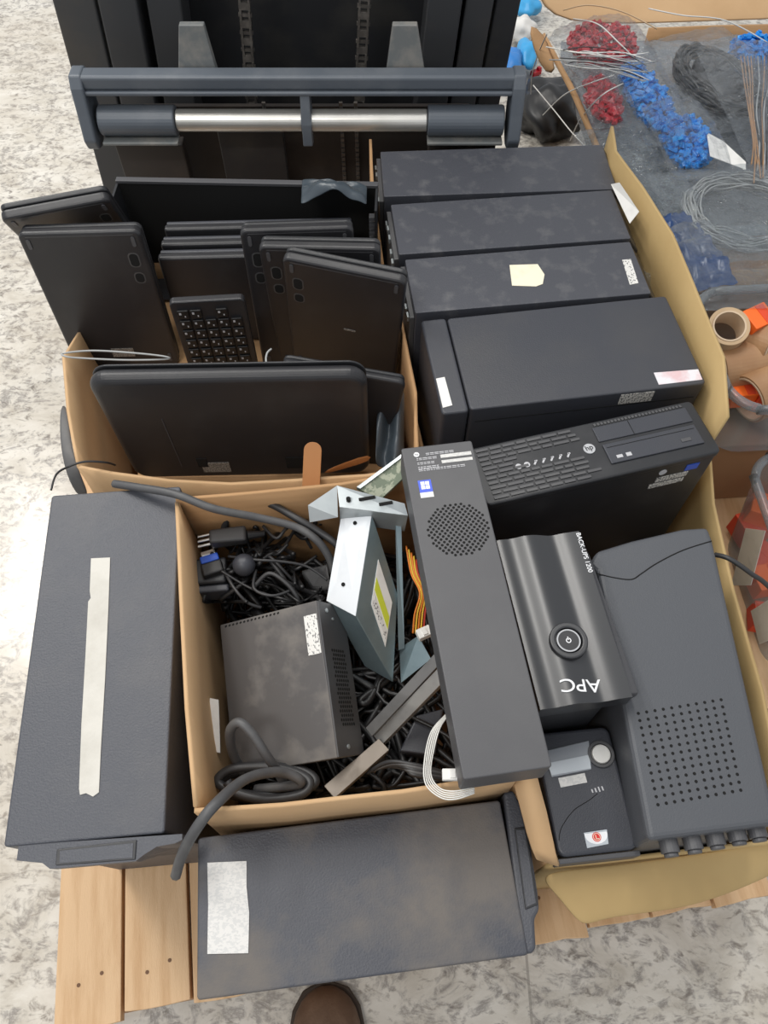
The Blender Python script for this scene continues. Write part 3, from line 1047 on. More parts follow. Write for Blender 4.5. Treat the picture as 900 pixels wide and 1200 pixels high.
# ------------------------------------------------------------------ slim desktop lying over the box edges
zl = .665
hl = .05
M, w, d = base_frame([(476, 524), (562, 516), (634, 894), (536, 921)], zl, hl)
tp_ = thing('slim_desktop', 'slim dark grey computer lying across the box edges with a round dotted speaker vent', 'computer', M)
obj('casing', MB().prism(rrect(w, d, .003, 3), 0, hl), 'slim_grey', tp_, bevel=.0015)
cx, cy = local(M, [(537, 620)], zl)[0]
hb = MB()
R0 = .037
st = .0066
for i in range(-7, 8):
    for j in range(-12, 13):
        x = i * st + (st / 2 if j % 2 else 0)
        y = j * st * .58
        if x * x + y * y < R0 * R0:
            hb.cyl((cx + x, cy + y, hl - .001), (cx + x, cy + y, hl + .0003), .0018, 8)
obj('speaker_vent', hb, 'hole_black', tp_)
x, y = local(M, [(499, 573)], zl)[0]
wb = obj('system_sticker', MB().box((x, y + .004, hl + .0003), (.0165, .018, .0007)), 'win_blue', tp_)
wb['label'] = 'blue sticker with a white four-pane window mark'
wp = MB()
for sx in (-1, 1):
    for sy in (-1, 1):
        wp.box((x + sx * .0029, y + .005 + sy * .0030, hl + .0008), (.0050, .0052, .0004))
obj('window_mark', wp, 'logo_white', wb)
obj('sticker_band', MB().box((x, y - .009, hl + .0003), (.0165, .0075, .0007)), 'paper_white', wb)
x0, y0 = local(M, [(488, 533)], zl)[0]
lb_ = obj('logo_badge', MB().cyl((x0, y0, hl), (x0, y0, hl + .0006), .0036, 20), 'logo_white', tp_)
text('logo_lettering', 'hp', .005, 'slim_grey', lb_, TR(x0, y0 + .0003, hl + .0007, .08), .0002)
pr = MB()
rnd = random.Random(5)
for r, (yy, a, b) in enumerate(((-.0, .012, .046), (-.0065, -.001, .024), (-.0135, -.001, .020), (-.0200, -.001, .026), (-.0235, -.001, .056))):
    xx = x0 + a
    while xx < x0 + b:
        l = rnd.uniform(.002, .006)
        pr.box((xx + l / 2, y0 + yy, hl + .0003), (l, .0011, .0006))
        pr.box((xx + l / 2, y0 + yy - .0022, hl + .0003), (l, .0008, .0006))
        xx += l + .001
obj('printed_text', pr, 'text_grey', tp_)
obj('code_block', MB().box((x0 + .050, y0 - .007, hl + .0003), (.040, .0052, .0006)).box((x0 + .050, y0 - .0155, hl + .0003), (.040, .0045, .0006)), 'label_lines', tp_)

# ------------------------------------------------------------------ laptops in the left box


def laptop(label, px0, px1, z0, z1, pb, L, t=.027, kind='bottom', group=None, vents='left', seed=0, tilt=None, name='laptop'):
    p0, p1 = P(*px0, z0), P(*px1, z1)
    M, w = slab_matrix(p0, p1, P(*pb), L)
    o = thing(name, label, 'laptop', M, group)
    # face towards the camera is y=0; body goes to +y
    Mx = Matrix.Rotation(math.pi / 2, 4, 'X')   # prism xy -> xz

    def pris(poly, y0, y1):
        m = MB().prism(poly, y0, y1)
        m.v = [V((v.x, v.z, v.y)) for v in m.v]
        return m
    big = kind == 'plain' and w > .3
    base = obj('base_case', pris(rrect(w, L, .028 if big else .012, 8, cy=L / 2), 0, t * (.85 if big else .62)), 'laptop_black', o, bevel=.014 if big else .005, smooth=False)
    if big:
        base.modifiers['bevel'].segments = 6
    lid = obj('lid', pris(rrect(w - .002, L - .003, .027 if big else .011, 8, cy=L / 2), t * (.88 if big else .66), t), 'black_plastic', o, bevel=.003)
    if kind == 'bottom':
        sx = -1 if vents == 'left' else 1
        for k, (zz, hh) in enumerate(((L - .055, .024), (L - .090, .018))):
            obj('vent_slot', pris(rrect(.014, hh, .006, 4, cx=sx * (w / 2 - .022), cy=zz), -.0006, .001), 'hole_black', base)
            obj('vent_rim', pris(rrect(.018, hh + .004, .007, 4, cx=sx * (w / 2 - .022), cy=zz), -.0003, .001), 'psu_side', base)
        for zz in (L - .02, .02):
            for xx in (-1, 1):
                obj('rubber_foot', pris(rrect(.006, .018, .0028, 4, cx=xx * (w / 2 - .014), cy=zz), -.0015, .001), 'slim_grey', base)
        obj('cover_seam', pris([(-w / 2 + .012, L - .008), (w / 2 - .012, L - .008), (w / 2 - .012, L - .0068), (-w / 2 + .012, L - .0068)], -.0003, .0005), 'slim_grey', base)
    return o, M, w


def add_sticker(o, base_name, x, z, w, h, m, rz=0.):
    par = next(c for c in o.children if c.name.startswith('base_case'))
    s = obj('sticker', MB().box((0, 0, 0), (w, .0008, h)), m, par)
    s.matrix_local = Matrix.Translation((x, -.0005, z)) @ Matrix.Rotation(rz, 4, 'Y')
    return s


o, M, w = laptop('black laptop leaning at the far left, behind the other upright one at box edge', (0, 258), (128, 234), .68, .69, (62, 330, .45), .30, vents='right')
o, M, w = laptop('black laptop standing upright at the left of its box, held by a grey cable loop', (18, 274), (163, 270), .665, .665, (140, 425, .385), .29, vents='right')
add_sticker(o, 'base_case', .0, .035, .04, .02, 'label_dim')
zz = .575
for k, (yy, lab) in enumerate(((269, 'black laptop standing on its long edge, farthest back of three beneath the open case'),
                               (287, 'black laptop standing on its long edge, middle of the three rows beneath the open case'),
                               (303, 'black laptop standing on its long edge, nearest of three behind the keyboard'))):
    Yk = P(200, yy, zz).y
    p0, p1 = V((-.385, Yk, zz)), V((-.055, Yk + .012, zz))
    M, w = slab_matrix(p0, p1, V((-.2, Yk + .002, .3)), .198)
    t_ = thing('laptop', lab, 'laptop', M)
    mA = MB().box((0, .008, .099), (w, .016, .198))
    obj('base_case', mA, 'laptop_black', t_, bevel=.005)
    obj('lid', MB().box((0, .0215, .098), (w - .004, .0085, .195)), 'case_smooth', t_, bevel=.003)
o, M, w = laptop('black laptop standing upright, rearmost of the three at right in its box', (280, 270), (414, 266), .67, .67, (350, 420, .40), .292)
o, M, w = laptop('black laptop standing upright, middle one of the three at right in its box', (302, 289), (446, 292), .67, .67, (372, 425, .39), .29)
o, M, w = laptop('black laptop standing upright with a tilted top edge, nearest of the three at right', (330, 302), (476, 331), .68, .665, (390, 436, .385), .29)
add_sticker(o, 'base_case', .01, .14, .02, .004, 'label_dim')
# large lid at the front
o, M, w = laptop('large black laptop with rounded corners standing on edge at the front of its box', (97, 446), (430, 440), .66, .66, (285, 548, .43), .262, t=.03, kind='plain')
add_sticker(o, 'base_case', -.055, .035, .045, .028, 'label_dim')
par = next(c for c in o.children if c.name.startswith('base_case'))
obj('side_ridge', MB().tube([(-w / 2 + .085, -.0005, .17), (-w / 2 + .085, -.0005, .04)], .0008, ns=6), 'slim_grey', par)
obj('hinge_notch', MB().box((-w / 2 + .12, -.0004, .05), (.016, .002, .024)), 'hole_black', par)
obj('hinge_notch', MB().box((w / 2 - .12, -.0004, .045), (.03, .002, .03)), 'hole_black', par)
laptop('thin black laptop corner poking out at right behind the large front one', (330, 424), (476, 449), .595, .565, (372, 500, .46), .2, t=.022, kind='plain')

# keyboard standing on end
p0, p1 = P(197, 355, .61), P(286, 350, .61)
KL = .232
M, w = slab_matrix(p0, p1, P(250, 430, .46), KL)
kb_ = thing('keyboard', 'black keyboard with number keys standing on end among the laptops', 'keyboard', M)
m_ = MB().prism(rrect(w, KL, .008, 4, cy=KL / 2), 0, .014)
m_.v = [V((v.x, v.z, v.y)) for v in m_.v]
kbody = obj('body', m_, 'laptop_black', kb_, bevel=.003)
nk = 5
kw = (w - .016) / nk
for r in range(7):
    for c in range(nk):
        if r == 0 and c in (2, 4):
            continue
        x = -w / 2 + .008 + (c + .5) * kw
        z = KL - .024 - r * .0215
        k = obj('key', MB().box((x, -.002, z), (kw - .003, .004, .0175)), 'key_black', kb_, bevel=.0015)
        obj('key_legend', MB().box((x - .004, -.0042, z + .003), (.0035, .0004, .004)).box((x + .003, -.0042, z - .003), (.002, .0004, .003)), 'text_grey', k)

# open black computer case at the back of the box
zc_ = .60
pL, pR = P(130, 232, zc_), P(442, 238, zc_)
cw = (pR - pL).length
M, _ = slab_matrix(pL, pR, (pL + pR) / 2 - V((0, 0, .3)), zc_ - PADA - .002)
H = zc_ - PADA - .002
tc_ = thing('computer_case', 'empty open black computer case standing at the back of the laptop box', 'computer', M)
obj('back_plate', MB().box((0, .045, H / 2), (cw, .004, H)), 'case_inside_shade', tc_)  # painted near black to read as the dark void of the case
obj('top_rail', MB().box((0, .0465, H + .002), (cw, .012, .006)), 'slim_grey', tc_, bevel=.001)
obj('bottom_plate', MB().box((0, .012, .003), (cw, .06, .004)), 'bezel_black', tc_)
for sx in (-1, 1):
    sd = obj('side_plate', MB().box((sx * (cw / 2 - .002), .01, H / 2), (.004, .062, H)), 'bezel_black', tc_)
    rl = MB()
    for k in range(5):
        rl.box((sx * (cw / 2 - .008), -.012, H - .02 - k * .016), (.012, .012, .006))
    obj('side_rail', rl, 'slim_grey', sd)
# black crumpled bag over the case
bm2 = MB()
rows = []
for j in range(9):
    row = []
    for i in range(13):
        u_, v_ = i / 12, j / 8
        p = P(352, 228, .62).lerp(P(430, 232, .62), u_) + V((0, .06 * (v_ - .2), 0))
        p.z = .612 + .035 * math.sin(math.pi * u_) * math.sin(math.pi * min(1, v_ + .25)) + wob((u_ * 2, v_ * 2, 3), 2.2, .014)
        row.append(p)
    rows.append(row)
o = obj('plastic_bag', MB().grid(rows), 'film_slate', solid=.002, subsurf=1, smooth=True)
tag(o, 'crumpled dark grey plastic bag draped over the open case behind the laptops', 'bag')
# slate plastic bag hanging at the right side of the laptop box
rows = []
for j in range(12):
    v_ = j / 11
    row = []
    for i in range(9):
        u_ = i / 8
        p = P(442, 470, .5).lerp(P(474, 462, .5), u_)
        q = P(440, 548, .46).lerp(P(474, 540, .46), u_)
        r_ = p.lerp(q, v_)
        r_ += V((0, 0, .014 * math.sin(u_ * 9 + v_ * 2) + wob((u_ * 3, v_ * 3, 1), 1.5, .012)))
        row.append(r_)
    rows.append(row)
o = obj('plastic_bag', MB().grid(rows), 'film_slate', solid=.002, subsurf=1, smooth=True)
tag(o, 'crumpled slate blue plastic film between the front laptop and the box wall', 'bag')
# tan cardboard tongue
o = obj('cardboard_strip', MB().prism(rrect(.026, .10, .012, 5), -.001, .002), 'cardboard_orange', bevel=.0008)
pt0, pt1 = P(367, 518, .565), P(365, 560, .53)
dv = (pt0 - pt1).normalized()
X = V((1, 0, 0)); X = (X - dv * X.dot(dv)).normalized()
N_ = X.cross(dv)
c_ = pt0 - dv * .05
o.matrix_world = Matrix(((X.x, dv.x, N_.x, c_.x), (X.y, dv.y, N_.y, c_.y), (X.z, dv.z, N_.z, c_.z), (0, 0, 0, 1)))
tag(o, 'orange-brown cardboard tongue with a rounded end standing before the large laptop', 'cardboard')
sheet = [[P(378, 556, .50), P(405, 549, .50), P(438, 540, .50)], [P(378, 553, .53), P(405, 541, .53), P(436, 530, .53)]]
o = obj('cardboard_strip', MB().grid(sheet), 'cardboard_orange', solid=.004, subsurf=1)
tag(o, 'slanted brown cardboard flap at the right foot of the large laptop', 'cardboard')
# grey loops
o = obj('cable_loop', MB().tube([P(75, 414, .56), P(110, 411, .555), P(160, 414, .55), P(194, 418, .545), P(194, 421, .54), P(150, 422, .545), P(100, 420, .553), P(78, 418, .56)], .0016, closed=True, ns=6), 'wire_grey', smooth=True)
tag(o, 'thin grey cable looped across the front of the left laptop', 'cable')
o = obj('cable_loop', MB().tube([P(60, 574, .567), P(66, 556, .56), P(80, 547, .55), P(100, 541, .545), P(124, 542, .53), P(135, 545, .50)], .0016, ns=6), 'cable_mid', smooth=True)
tag(o, 'thin dark wire arching over the box corner at the top of the left tower', 'cable')
o = obj('cable_loop', MB().tube([P(318, 434, .60), P(312, 424, .60), P(313, 414, .60), P(318, 409, .60)], .0016, ns=6), 'wire_grey', smooth=True)
tag(o, 'short pale wire end curling over the large front laptop', 'cable')
o = obj('carry_strap', MB().grid([[P(70, 470, .49), P(80, 474, .49)], [P(69, 515, .49), P(83, 518, .49)], [P(76, 556, .48), P(94, 556, .48)], [P(92, 586, .42), P(108, 584, .42)]]), 'cable_grey', solid=.003, subsurf=2, smooth=True)
tag(o, 'dark grey strap hanging outside the left wall of the laptop box', 'strap')

# ------------------------------------------------------------------ contents of the cable box
# steel power supply
M, w, d = base_frame([(240, 731), (366, 713), (402, 903), (292, 889)], [.475, .535, .505, .445], .075)
ps = thing('power_supply', 'dusty dark metal power supply with a white barcode sticker in the cable box', 'power supply', M)
h = .075
obj('casing', MB().box((0, 0, h / 2), (w, d, h)), 'psu_metal', ps, bevel=.0015)
sp = obj('vent_plate', MB().box((w / 2 + .001, 0, h / 2), (.002, d - .002, h - .002)), 'psu_side', ps)
hb = MB()
for i in range(6):
    for j in range(18):
        hb.cyl((w / 2 + .0015, .035 - j * .0056, h - .022 - i * .0062 - (.003 if j % 2 else 0)), (w / 2 + .0024, .035 - j * .0056, h - .022 - i * .0062 - (.003 if j % 2 else 0)), .0021, 8)
obj('vent_hole', hb, 'hole_black', sp)
obj('screw', MB().cyl((w / 2 + .001, d / 2 - .012, h - .02), (w / 2 + .0035, d / 2 - .012, h - .02), .003, 12).cyl((w / 2 + .001, -d / 2 + .012, h - .03), (w / 2 + .0035, -d / 2 + .012, h - .03), .003, 12).cyl((w / 2 + .001, d / 2 - .022, h - .035), (w / 2 + .0035, d / 2 - .022, h - .035), .002, 12), 'steel', sp)
s_ = sticker('barcode_sticker', ps, w / 2 - .012, d / 2 - .043, h + .0003, .019, .052, .0, 'label_print', lab='white barcode sticker')
ln = MB()
for k in range(15):
    ln.box((-w / 2 + .01 + k * .006, d / 2 - .004, h + .0004), (.003, .002, .0008), .5)
obj('edge_vent', ln, 'hole_black', ps)

# optical drive
A_, B_, C_, D_, E_, F_ = P(436, 602, .575), P(417, 722, .52), P(400, 607, .56), P(466, 696, .495), P(461, 800, .435), P(383, 704, .51)
odv = thing('optical_drive', 'silver metal drive standing on edge with a white and yellow-green label', 'drive', TR(*((A_ + E_) / 2)))
B2 = B_
G_ = C_ + (D_ - A_)
H_ = F_ + (E_ - B_)
obj('casing', MB().hexa([B_, E_, D_, A_], [F_, H_, G_, C_]), 'steel_blue', odv, world=True, bevel=.0012)
nn = (A_ - B_).cross(C_ - A_).normalized()
if nn.z < 0:
    nn = -nn
e = nn * .0012
obj('side_plate', MB().hexa([p + e for p in (F_, B_, A_, C_)], [p + e * .1 for p in (F_, B_, A_, C_)]), 'steel_lit', odv, world=True)  # paler skin: light falling on this face is painted in
n2 = (D_ - A_).cross(B_ - A_).normalized()
if n2.dot(V((0, 0, CAM_H)) - A_) < 0:
    n2 = -n2


def on_face(u, v, off):
    return A_ + (B_ - A_) * u + (D_ - A_) * v + n2 * off


def face_quad(u0, u1, v0, v1, off=.0008):
    return MB().hexa([on_face(u0, v0, off), on_face(u0, v1, off), on_face(u1, v1, off), on_face(u1, v0, off)],
                     [on_face(u0, v0, .0001), on_face(u0, v1, .0001), on_face(u1, v1, .0001), on_face(u1, v0, .0001)])


ll = obj('label', face_quad(.18, .62, .34, .88), 'paper_white', odv, world=True)
ll['label'] = 'white label with a yellow-green band'
obj('label_band', face_quad(.34, .46, .36, .86, .0012), 'yellow_green', ll, world=True)
obj('label_print', face_quad(.5, .58, .38, .84, .0012), 'label_print', ll, world=True)
for u_, v_ in ((.08, .5), (.75, .45)):
    p = C_.lerp(F_, u_).lerp(A_.lerp(B_, u_), v_)
    obj('screw_hole', MB().cyl(p + e, p + e * 1.6, .0028, 12), 'hole_black', odv, world=True)

# steel bracket (U channel)
br = thing('steel_bracket', 'bright folded steel drive bracket at the back of the cable box', 'bracket', TR(*P(420, 592, .56)))
b1 = [P(361, 592, .585), P(395, 569, .60), P(396, 606, .575), P(363, 612, .565)]
b2 = [P(395, 569, .60), P(474, 590, .595), P(478, 604, .585), P(398, 594, .588)]
b3 = [P(398, 594, .588), P(478, 604, .585), P(474, 622, .545), P(398, 612, .55)]
for nm, q in (('end_flange', b1), ('top_flange', b2), ('front_web', b3)):
    o = obj(nm, MB().add(q, [(0, 1, 2, 3)]), 'steel', br, solid=.0015, world=True)
obj('bracket_hole', MB().cyl(P(408, 582, .6055) - V((0, 0, .01)), P(408, 582, .6055) - V((0, 0, .004)), .003, 12).box(P(430, 584, .5985), (.022, .004, .002), .2).box(P(452, 590, .5965), (.018, .004, .002), .2), 'hole_black', br, world=True)
# long bracket arm going down right of the drive
arm = MB().hexa([P(463, 605, .565), P(470, 605, .565), P(474, 760, .45), P(467, 762, .45)], [P(463, 605, .555), P(470, 605, .555), P(474, 760, .44), P(467, 762, .44)])
o = obj('bracket_arm', arm, 'steel_blue', br, world=True)

# perforated grey green card
q = [P(418, 572, .585), P(470, 534, .61), P(481, 552, .61), P(446, 585, .585)]
cdv = thing('circuit_card', 'grey-green perforated metal card tucked beside the top of the slim computer', 'circuit card', TR(*((q[0] + q[2]) / 2)))
obj('board', MB().hexa(q[::-1], [p - V((0, 0, .004)) for p in q[::-1]]), 'pcb', cdv, world=True)
obj('edge_strip', MB().hexa([q[0] + V((0, 0, .003)), q[1] + V((0, 0, .003)), q[1].lerp(q[2], .15) + V((0, 0, .003)), q[0].lerp(q[3], .15) + V((0, 0, .003))][::-1],
                            [q[0], q[1], q[1].lerp(q[2], .15), q[0].lerp(q[3], .15)][::-1]), 'steel', cdv, world=True)


def bar(name, label, a, b, wpx, m, t=.012, cat='bar', wv=None):
    d = (b - a).normalized()
    s = d.cross(V((0, 0, 1))).normalized()
    n = s.cross(d)
    o = thing(name, label, cat, TR(*((a + b) / 2)))
    hw = wpx / 2
    top = [a - s * hw, b - s * hw, b + s * hw, a + s * hw]
    top = [a + s * hw, b + s * hw, b - s * hw, a - s * hw]
    obj('web', MB().hexa(top, [p - n * .0025 for p in top]), m, o, world=True, bevel=.0006)
    lip = [a + s * hw, b + s * hw, b + s * (hw - .0025), a + s * (hw - .0025)]
    obj('lip', MB().hexa([p - n * .0026 for p in lip], [p - n * t for p in lip]), m, o, world=True)
    return o


bar('steel_rail', 'pale grey steel rail slanting across the cable box below the drive', P(442, 868, .43), P(524, 783, .54), .017, 'alu_bar')
bar('steel_rail', 'darker steel rail just above the pale one, slanting up to the slim computer', P(432, 858, .44), P(516, 768, .54), .014, 'alu_bar_dark')
bar('steel_rail', 'rusty steel rail end below the power supply in the cable box', P(386, 928, .46), P(450, 872, .44), .02, 'rusty_steel')
# black drive under the rails
q = [P(468, 880, .42), P(510, 885, .42), P(520, 830, .42), P(488, 838, .42)]
o = obj('hard_drive', MB().hexa(q, [p - V((0, 0, .03)) for p in q]), 'case_smooth', bevel=.003)
tag(o, 'dark flat drive lying under the steel rails at the right of the cable box', 'drive')
# white card at left wall
q = [P(244, 880, .45), P(258, 882, .45), P(256, 820, .47), P(246, 818, .47)]
o = obj('paper_sheet', MB().hexa(q, [p - V((0, 0, .003)) for p in q]), 'paper_white')
tag(o, 'white paper edge showing between the power supply and the box wall', 'paper')


def cable(name, label, pts, r, m, cat='cable', group=None, ns=8):
    o = obj(name, MB().tube([P(*p) for p in pts], r, ns=ns), m, smooth=True)
    return tag(o, label, cat, group)


cable('power_cable', 'long thick grey cable laid from the left tower top across the cable box', [(134, 567, .575), (160, 571, .588), (205, 579, .600), (250, 596, .59), (300, 606, .565), (345, 617, .55), (370, 632, .54), (385, 652, .52), (392, 672, .50)], .0058, 'cable_grey')
cable('power_cable', 'thick dark cable arching under the steel bracket in the cable box', [(262, 622, .50), (270, 600, .53), (290, 588, .55), (315, 590, .55), (345, 606, .55), (372, 622, .54), (396, 640, .53), (400, 660, .5)], .0052, 'cable_mid')
cable('power_cable', 'thick grey cable end hanging out over the near left corner of the cable box', [(300, 925, .47), (352, 918, .50), (330, 905, .52), (290, 912, .56), (255, 940, .605), (232, 968, .60), (214, 1000, .56), (206, 1026, .52)], .0062, 'cable_grey')
cable('power_cable', 'grey cable arching over the near corner of the power supply into the coil', [(284, 905, .46), (272, 880, .50), (270, 856, .535), (281, 847, .55), (297, 862, .545), (312, 885, .53), (326, 905, .50), (336, 925, .46)], .0062, 'cable_grey')
# coil
coil = []
for k in range(29):
    a = 2 * math.pi * k / 8
    rr = 1 + .12 * math.sin(k * 1.3)
    coil.append(P(312 + 52 * rr * math.cos(a), 916 + 19 * rr * math.sin(a), .425 + .0028 * k))
o = obj('power_cable', MB().tube(coil, .006, sub=6), 'cable_mid', smooth=True)
tag(o, 'thick dark cable coiled in the near left corner of the cable box', 'cable')
G1 = 'thin dark cables tangled behind the power supply'
L1 = 'thin black cable in the tangle behind the dusty power supply'
rnd = random.Random(21)
for k in range(26):
    pts = []
    x, y = rnd.uniform(232, 310), rnd.uniform(606, 700)
    dx, dy = rnd.uniform(10, 26), rnd.uniform(-10, 10)
    for i in range(6):
        pts.append((min(max(x, 232), 376), min(max(y, 604), 705), rnd.uniform(.45, .51)))
        x += dx + rnd.uniform(-16, 16)
        y += dy + rnd.uniform(-22, 22)
    cable('data_cable', L1, pts, rnd.choice((.0018, .0025, .0034)), rnd.choice(('cable_black', 'cable_mid', 'cable_black')), group=G1, ns=6)
for k, pts in enumerate((
    [(268, 652, .50), (300, 656, .515), (330, 658, .51), (360, 664, .50), (384, 680, .49)],
    [(296, 690, .50), (315, 672, .515), (336, 684, .51), (348, 700, .50), (350, 712, .49)],
    [(262, 668, .50), (275, 690, .51), (290, 706, .50), (306, 712, .49)],
    [(300, 668, .50), (298, 690, .51), (320, 698, .51), (345, 690, .5)])):
    cable('data_cable', L1, pts, .0022 + .001 * (k == 1), 'cable_mid', group=G1, ns=6)
# big hidden tangle
tg = MB()
rnd = random.Random(4)
bcx, bcy = bc.x, bc.y
for k in range(130):
    p = V((0, 0, 0))
    pts = []
    u_, v_ = rnd.uniform(.1, .9), rnd.uniform(.1, .9)
    zz_ = rnd.uniform(PADB + .006, .415)
    for i in range(6):
        uu, vv = min(max(u_, .05), .95), min(max(v_, .06), .95)
        p = bq2[0].lerp(bq2[1], uu).lerp(bq2[3].lerp(bq2[2], uu), vv)
        pts.append(V((p.x, p.y, zz_ + rnd.uniform(-.0, .03))))
        u_ += rnd.uniform(-.25, .25)
        v_ += rnd.uniform(-.25, .25)
    tg.tube(pts, rnd.choice((.003, .004, .0055)), sub=5, ns=6)
o = obj('cable_tangle', tg, 'cable_black', smooth=True)
tag(o, 'dense tangle of black cables filling the bottom of the cable box', 'cables', kind='stuff')
# grey thin cables at the near right
for k in range(5):
    cable('data_cable', 'thin grey cable bunched under the slim computer at the near right of the cable box',
          [(430 + 6 * k, 906 - 3 * k, .43 + .006 * k), (455 + 5 * k, 893 + 2 * k, .46), (485, 896 + 3 * k, .47), (520, 905 + 2 * k, .46)], .0028, 'cable_grey' if k % 2 else 'cable_mid', group='thin grey cables near the white wires', ns=6)
# power plug with three pins
M = Matrix.Translation(P(268, 630, .515)) @ Matrix.Rotation(math.radians(8), 4, 'Z')
pg = thing('power_plug', 'black three pin mains plug near the far left corner of the cable box', 'plug', M)
obj('body', MB().hexa([(-.026, -.011, .012), (.026, -.013, .01), (.026, .013, .01), (-.026, .011, .012)], [(-.026, -.011, -.010), (.026, -.009, -.010), (.026, .009, -.01), (-.026, .011, -.01)]), 'cable_mid', pg, bevel=.004)
for y_ in (-.008, 0, .008):
    obj('pin', MB().cyl((-.026, y_, .002), (-.043, y_ - .002, .002), .0018, 10), 'pin_metal', pg)
obj('strain_relief', MB().cyl((.026, 0, 0), (.05, .003, -.006), .007, 12, r2=.004), 'cable_black', pg)
# adapter block
M = Matrix.Translation(P(249, 690, .465)) @ Matrix.Rotation(math.radians(6), 4, 'Z')
ad = thing('power_adapter', 'black power adapter block with a dusty edge near the left wall of the cable box', 'adapter', M)
obj('body', MB().box((0, .014, .012), (.05, .04, .04)), 'bezel_black', ad, bevel=.004)
obj('face_plate', MB().box((0, -.012, .012), (.056, .011, .03)), 'case_smooth', ad, bevel=.003)
obj('pin', MB().cyl((-.028, -.01, .016), (-.044, -.012, .016), .002, 10).cyl((-.028, -.01, .006), (-.044, -.012, .006), .002, 10), 'pin_metal', ad)
# blue video connector
M = Matrix.Translation(P(246, 656, .50)) @ Matrix.Rotation(math.radians(20), 4, 'Z')
vc = thing('video_connector', 'small connector with a blue plastic end by the three pin plug', 'connector', M)
obj('shell', MB().box((0, 0, 0), (.026, .012, .012)), 'blue_plastic', vc, bevel=.002)
obj('socket', MB().box((0, .010, 0), (.02, .008, .008)), 'pin_metal', vc, bevel=.001)
obj('hood', MB().box((.0, -.016, 0), (.03, .02, .014)), 'cable_black', vc, bevel=.003)
# round device
M = Matrix.Translation(P(286, 662, .51))
wc = thing('ball_device', 'small round dark grey ball lying on the cables', 'ball', M)
obj('body', MB().sphere((0, 0, 0), .016, 24, 14), 'case_smooth', wc, smooth=True)
obj('collar', MB().cyl((.003, .012, -.012), (.004, .02, -.02), .008, 16), 'cable_black', wc)
# grey plastic shape by drive
q = [P(352, 668, .47), P(384, 660, .485), P(388, 690, .48), P(366, 690, .46)]
o = obj('plastic_plug', MB().hexa([q[3], q[2], q[1], q[0]], [p - V((0, 0, .02)) for p in (q[3], q[2], q[1], q[0])]), 'cable_grey', bevel=.004)
tag(o, 'grey plastic plug housing beside the silver drive', 'plug')
# orange / yellow wires
for k, (m_, c_) in enumerate((('wire_orange', 'orange'), ('wire_yellow', 'yellow'), ('wire_orange', 'orange'), ('wire_yellow', 'yellow'), ('wire_red', 'red'))):
    cable('thin_wire', {'orange': 'thin orange wire behind the edge of the slim computer', 'yellow': 'thin yellow wire behind the edge of the slim computer', 'red': 'thin red wire among yellow and orange wires by the slim computer'}[c_],
          [(476 + 3 * k, 640 + 4 * k, .53), (482 + 2 * k, 672, .525 + .003 * k), (492 + 2 * k, 695, .52), (486 + 3 * k, 720, .50), (484 + 3 * k, 742, .48)], .0013, m_, cat='wire',
          group='thin coloured wires of a power lead' if c_ != 'red' else None, ns=6)
M = Matrix.Translation(P(497, 742, .49)) @ Matrix.Rotation(math.radians(25), 4, 'Z')
wcn = thing('wire_connector', 'white plastic connector at the end of the coloured wires', 'connector', M)
obj('body', MB().box((0, 0, 0), (.02, .014, .012)), 'paper_white', wcn, bevel=.001)
obj('latch', MB().box((0, 0, .007), (.006, .01, .003)), 'paper_white', wcn)
o = obj('metal_plate', MB().hexa([P(470, 800, .44), P(505, 772, .47), P(490, 745, .47), P(468, 760, .44)], [p - V((0, 0, .004)) for p in (P(470, 800, .44), P(505, 772, .47), P(490, 745, .47), P(468, 760, .44))]), 'steel_blue')
tag(o, 'small blue-grey metal plate between the silver drive and the rails', 'plate')
# white wire loop hanging out
for k in range(5):
    o_ = 2.6 * k
    cable('thin_wire', 'thin white wire looping out from under the slim computer near the front box wall',
          [(528 - o_ * .4, 836, .58), (516 - o_, 852 + o_ * .5, .595), (508 - o_, 880 + o_, .60 + .002 * k), (505 - o_ * .6, 908 + o_, .60 + .002 * k), (516, 924 + o_, .60 + .002 * k), (534, 927 + o_ * .9, .607), (556, 922 + o_ * .7, .606)], .0008, 'wire_white', cat='wire', group='white wires in the loop', ns=6)
M = Matrix.Translation(P(530, 908, .605))
wcn = thing('wire_connector', 'small white connector on the loop of white wires', 'connector', M)
obj('body', MB().box((0, 0, 0), (.022, .012, .008)), 'paper_white', wcn, bevel=.001)
obj('latch', MB().box((0, 0, .0045), (.006, .008, .002)), 'paper_white', wcn)

# ------------------------------------------------------------------ pallet truck / stacker
FX, FY = -.157, 1.46
fk = thing('pallet_stacker', 'dark grey pallet stacker with a steel roller bar behind the boxes', 'stacker', TR(FX, FY, 0))
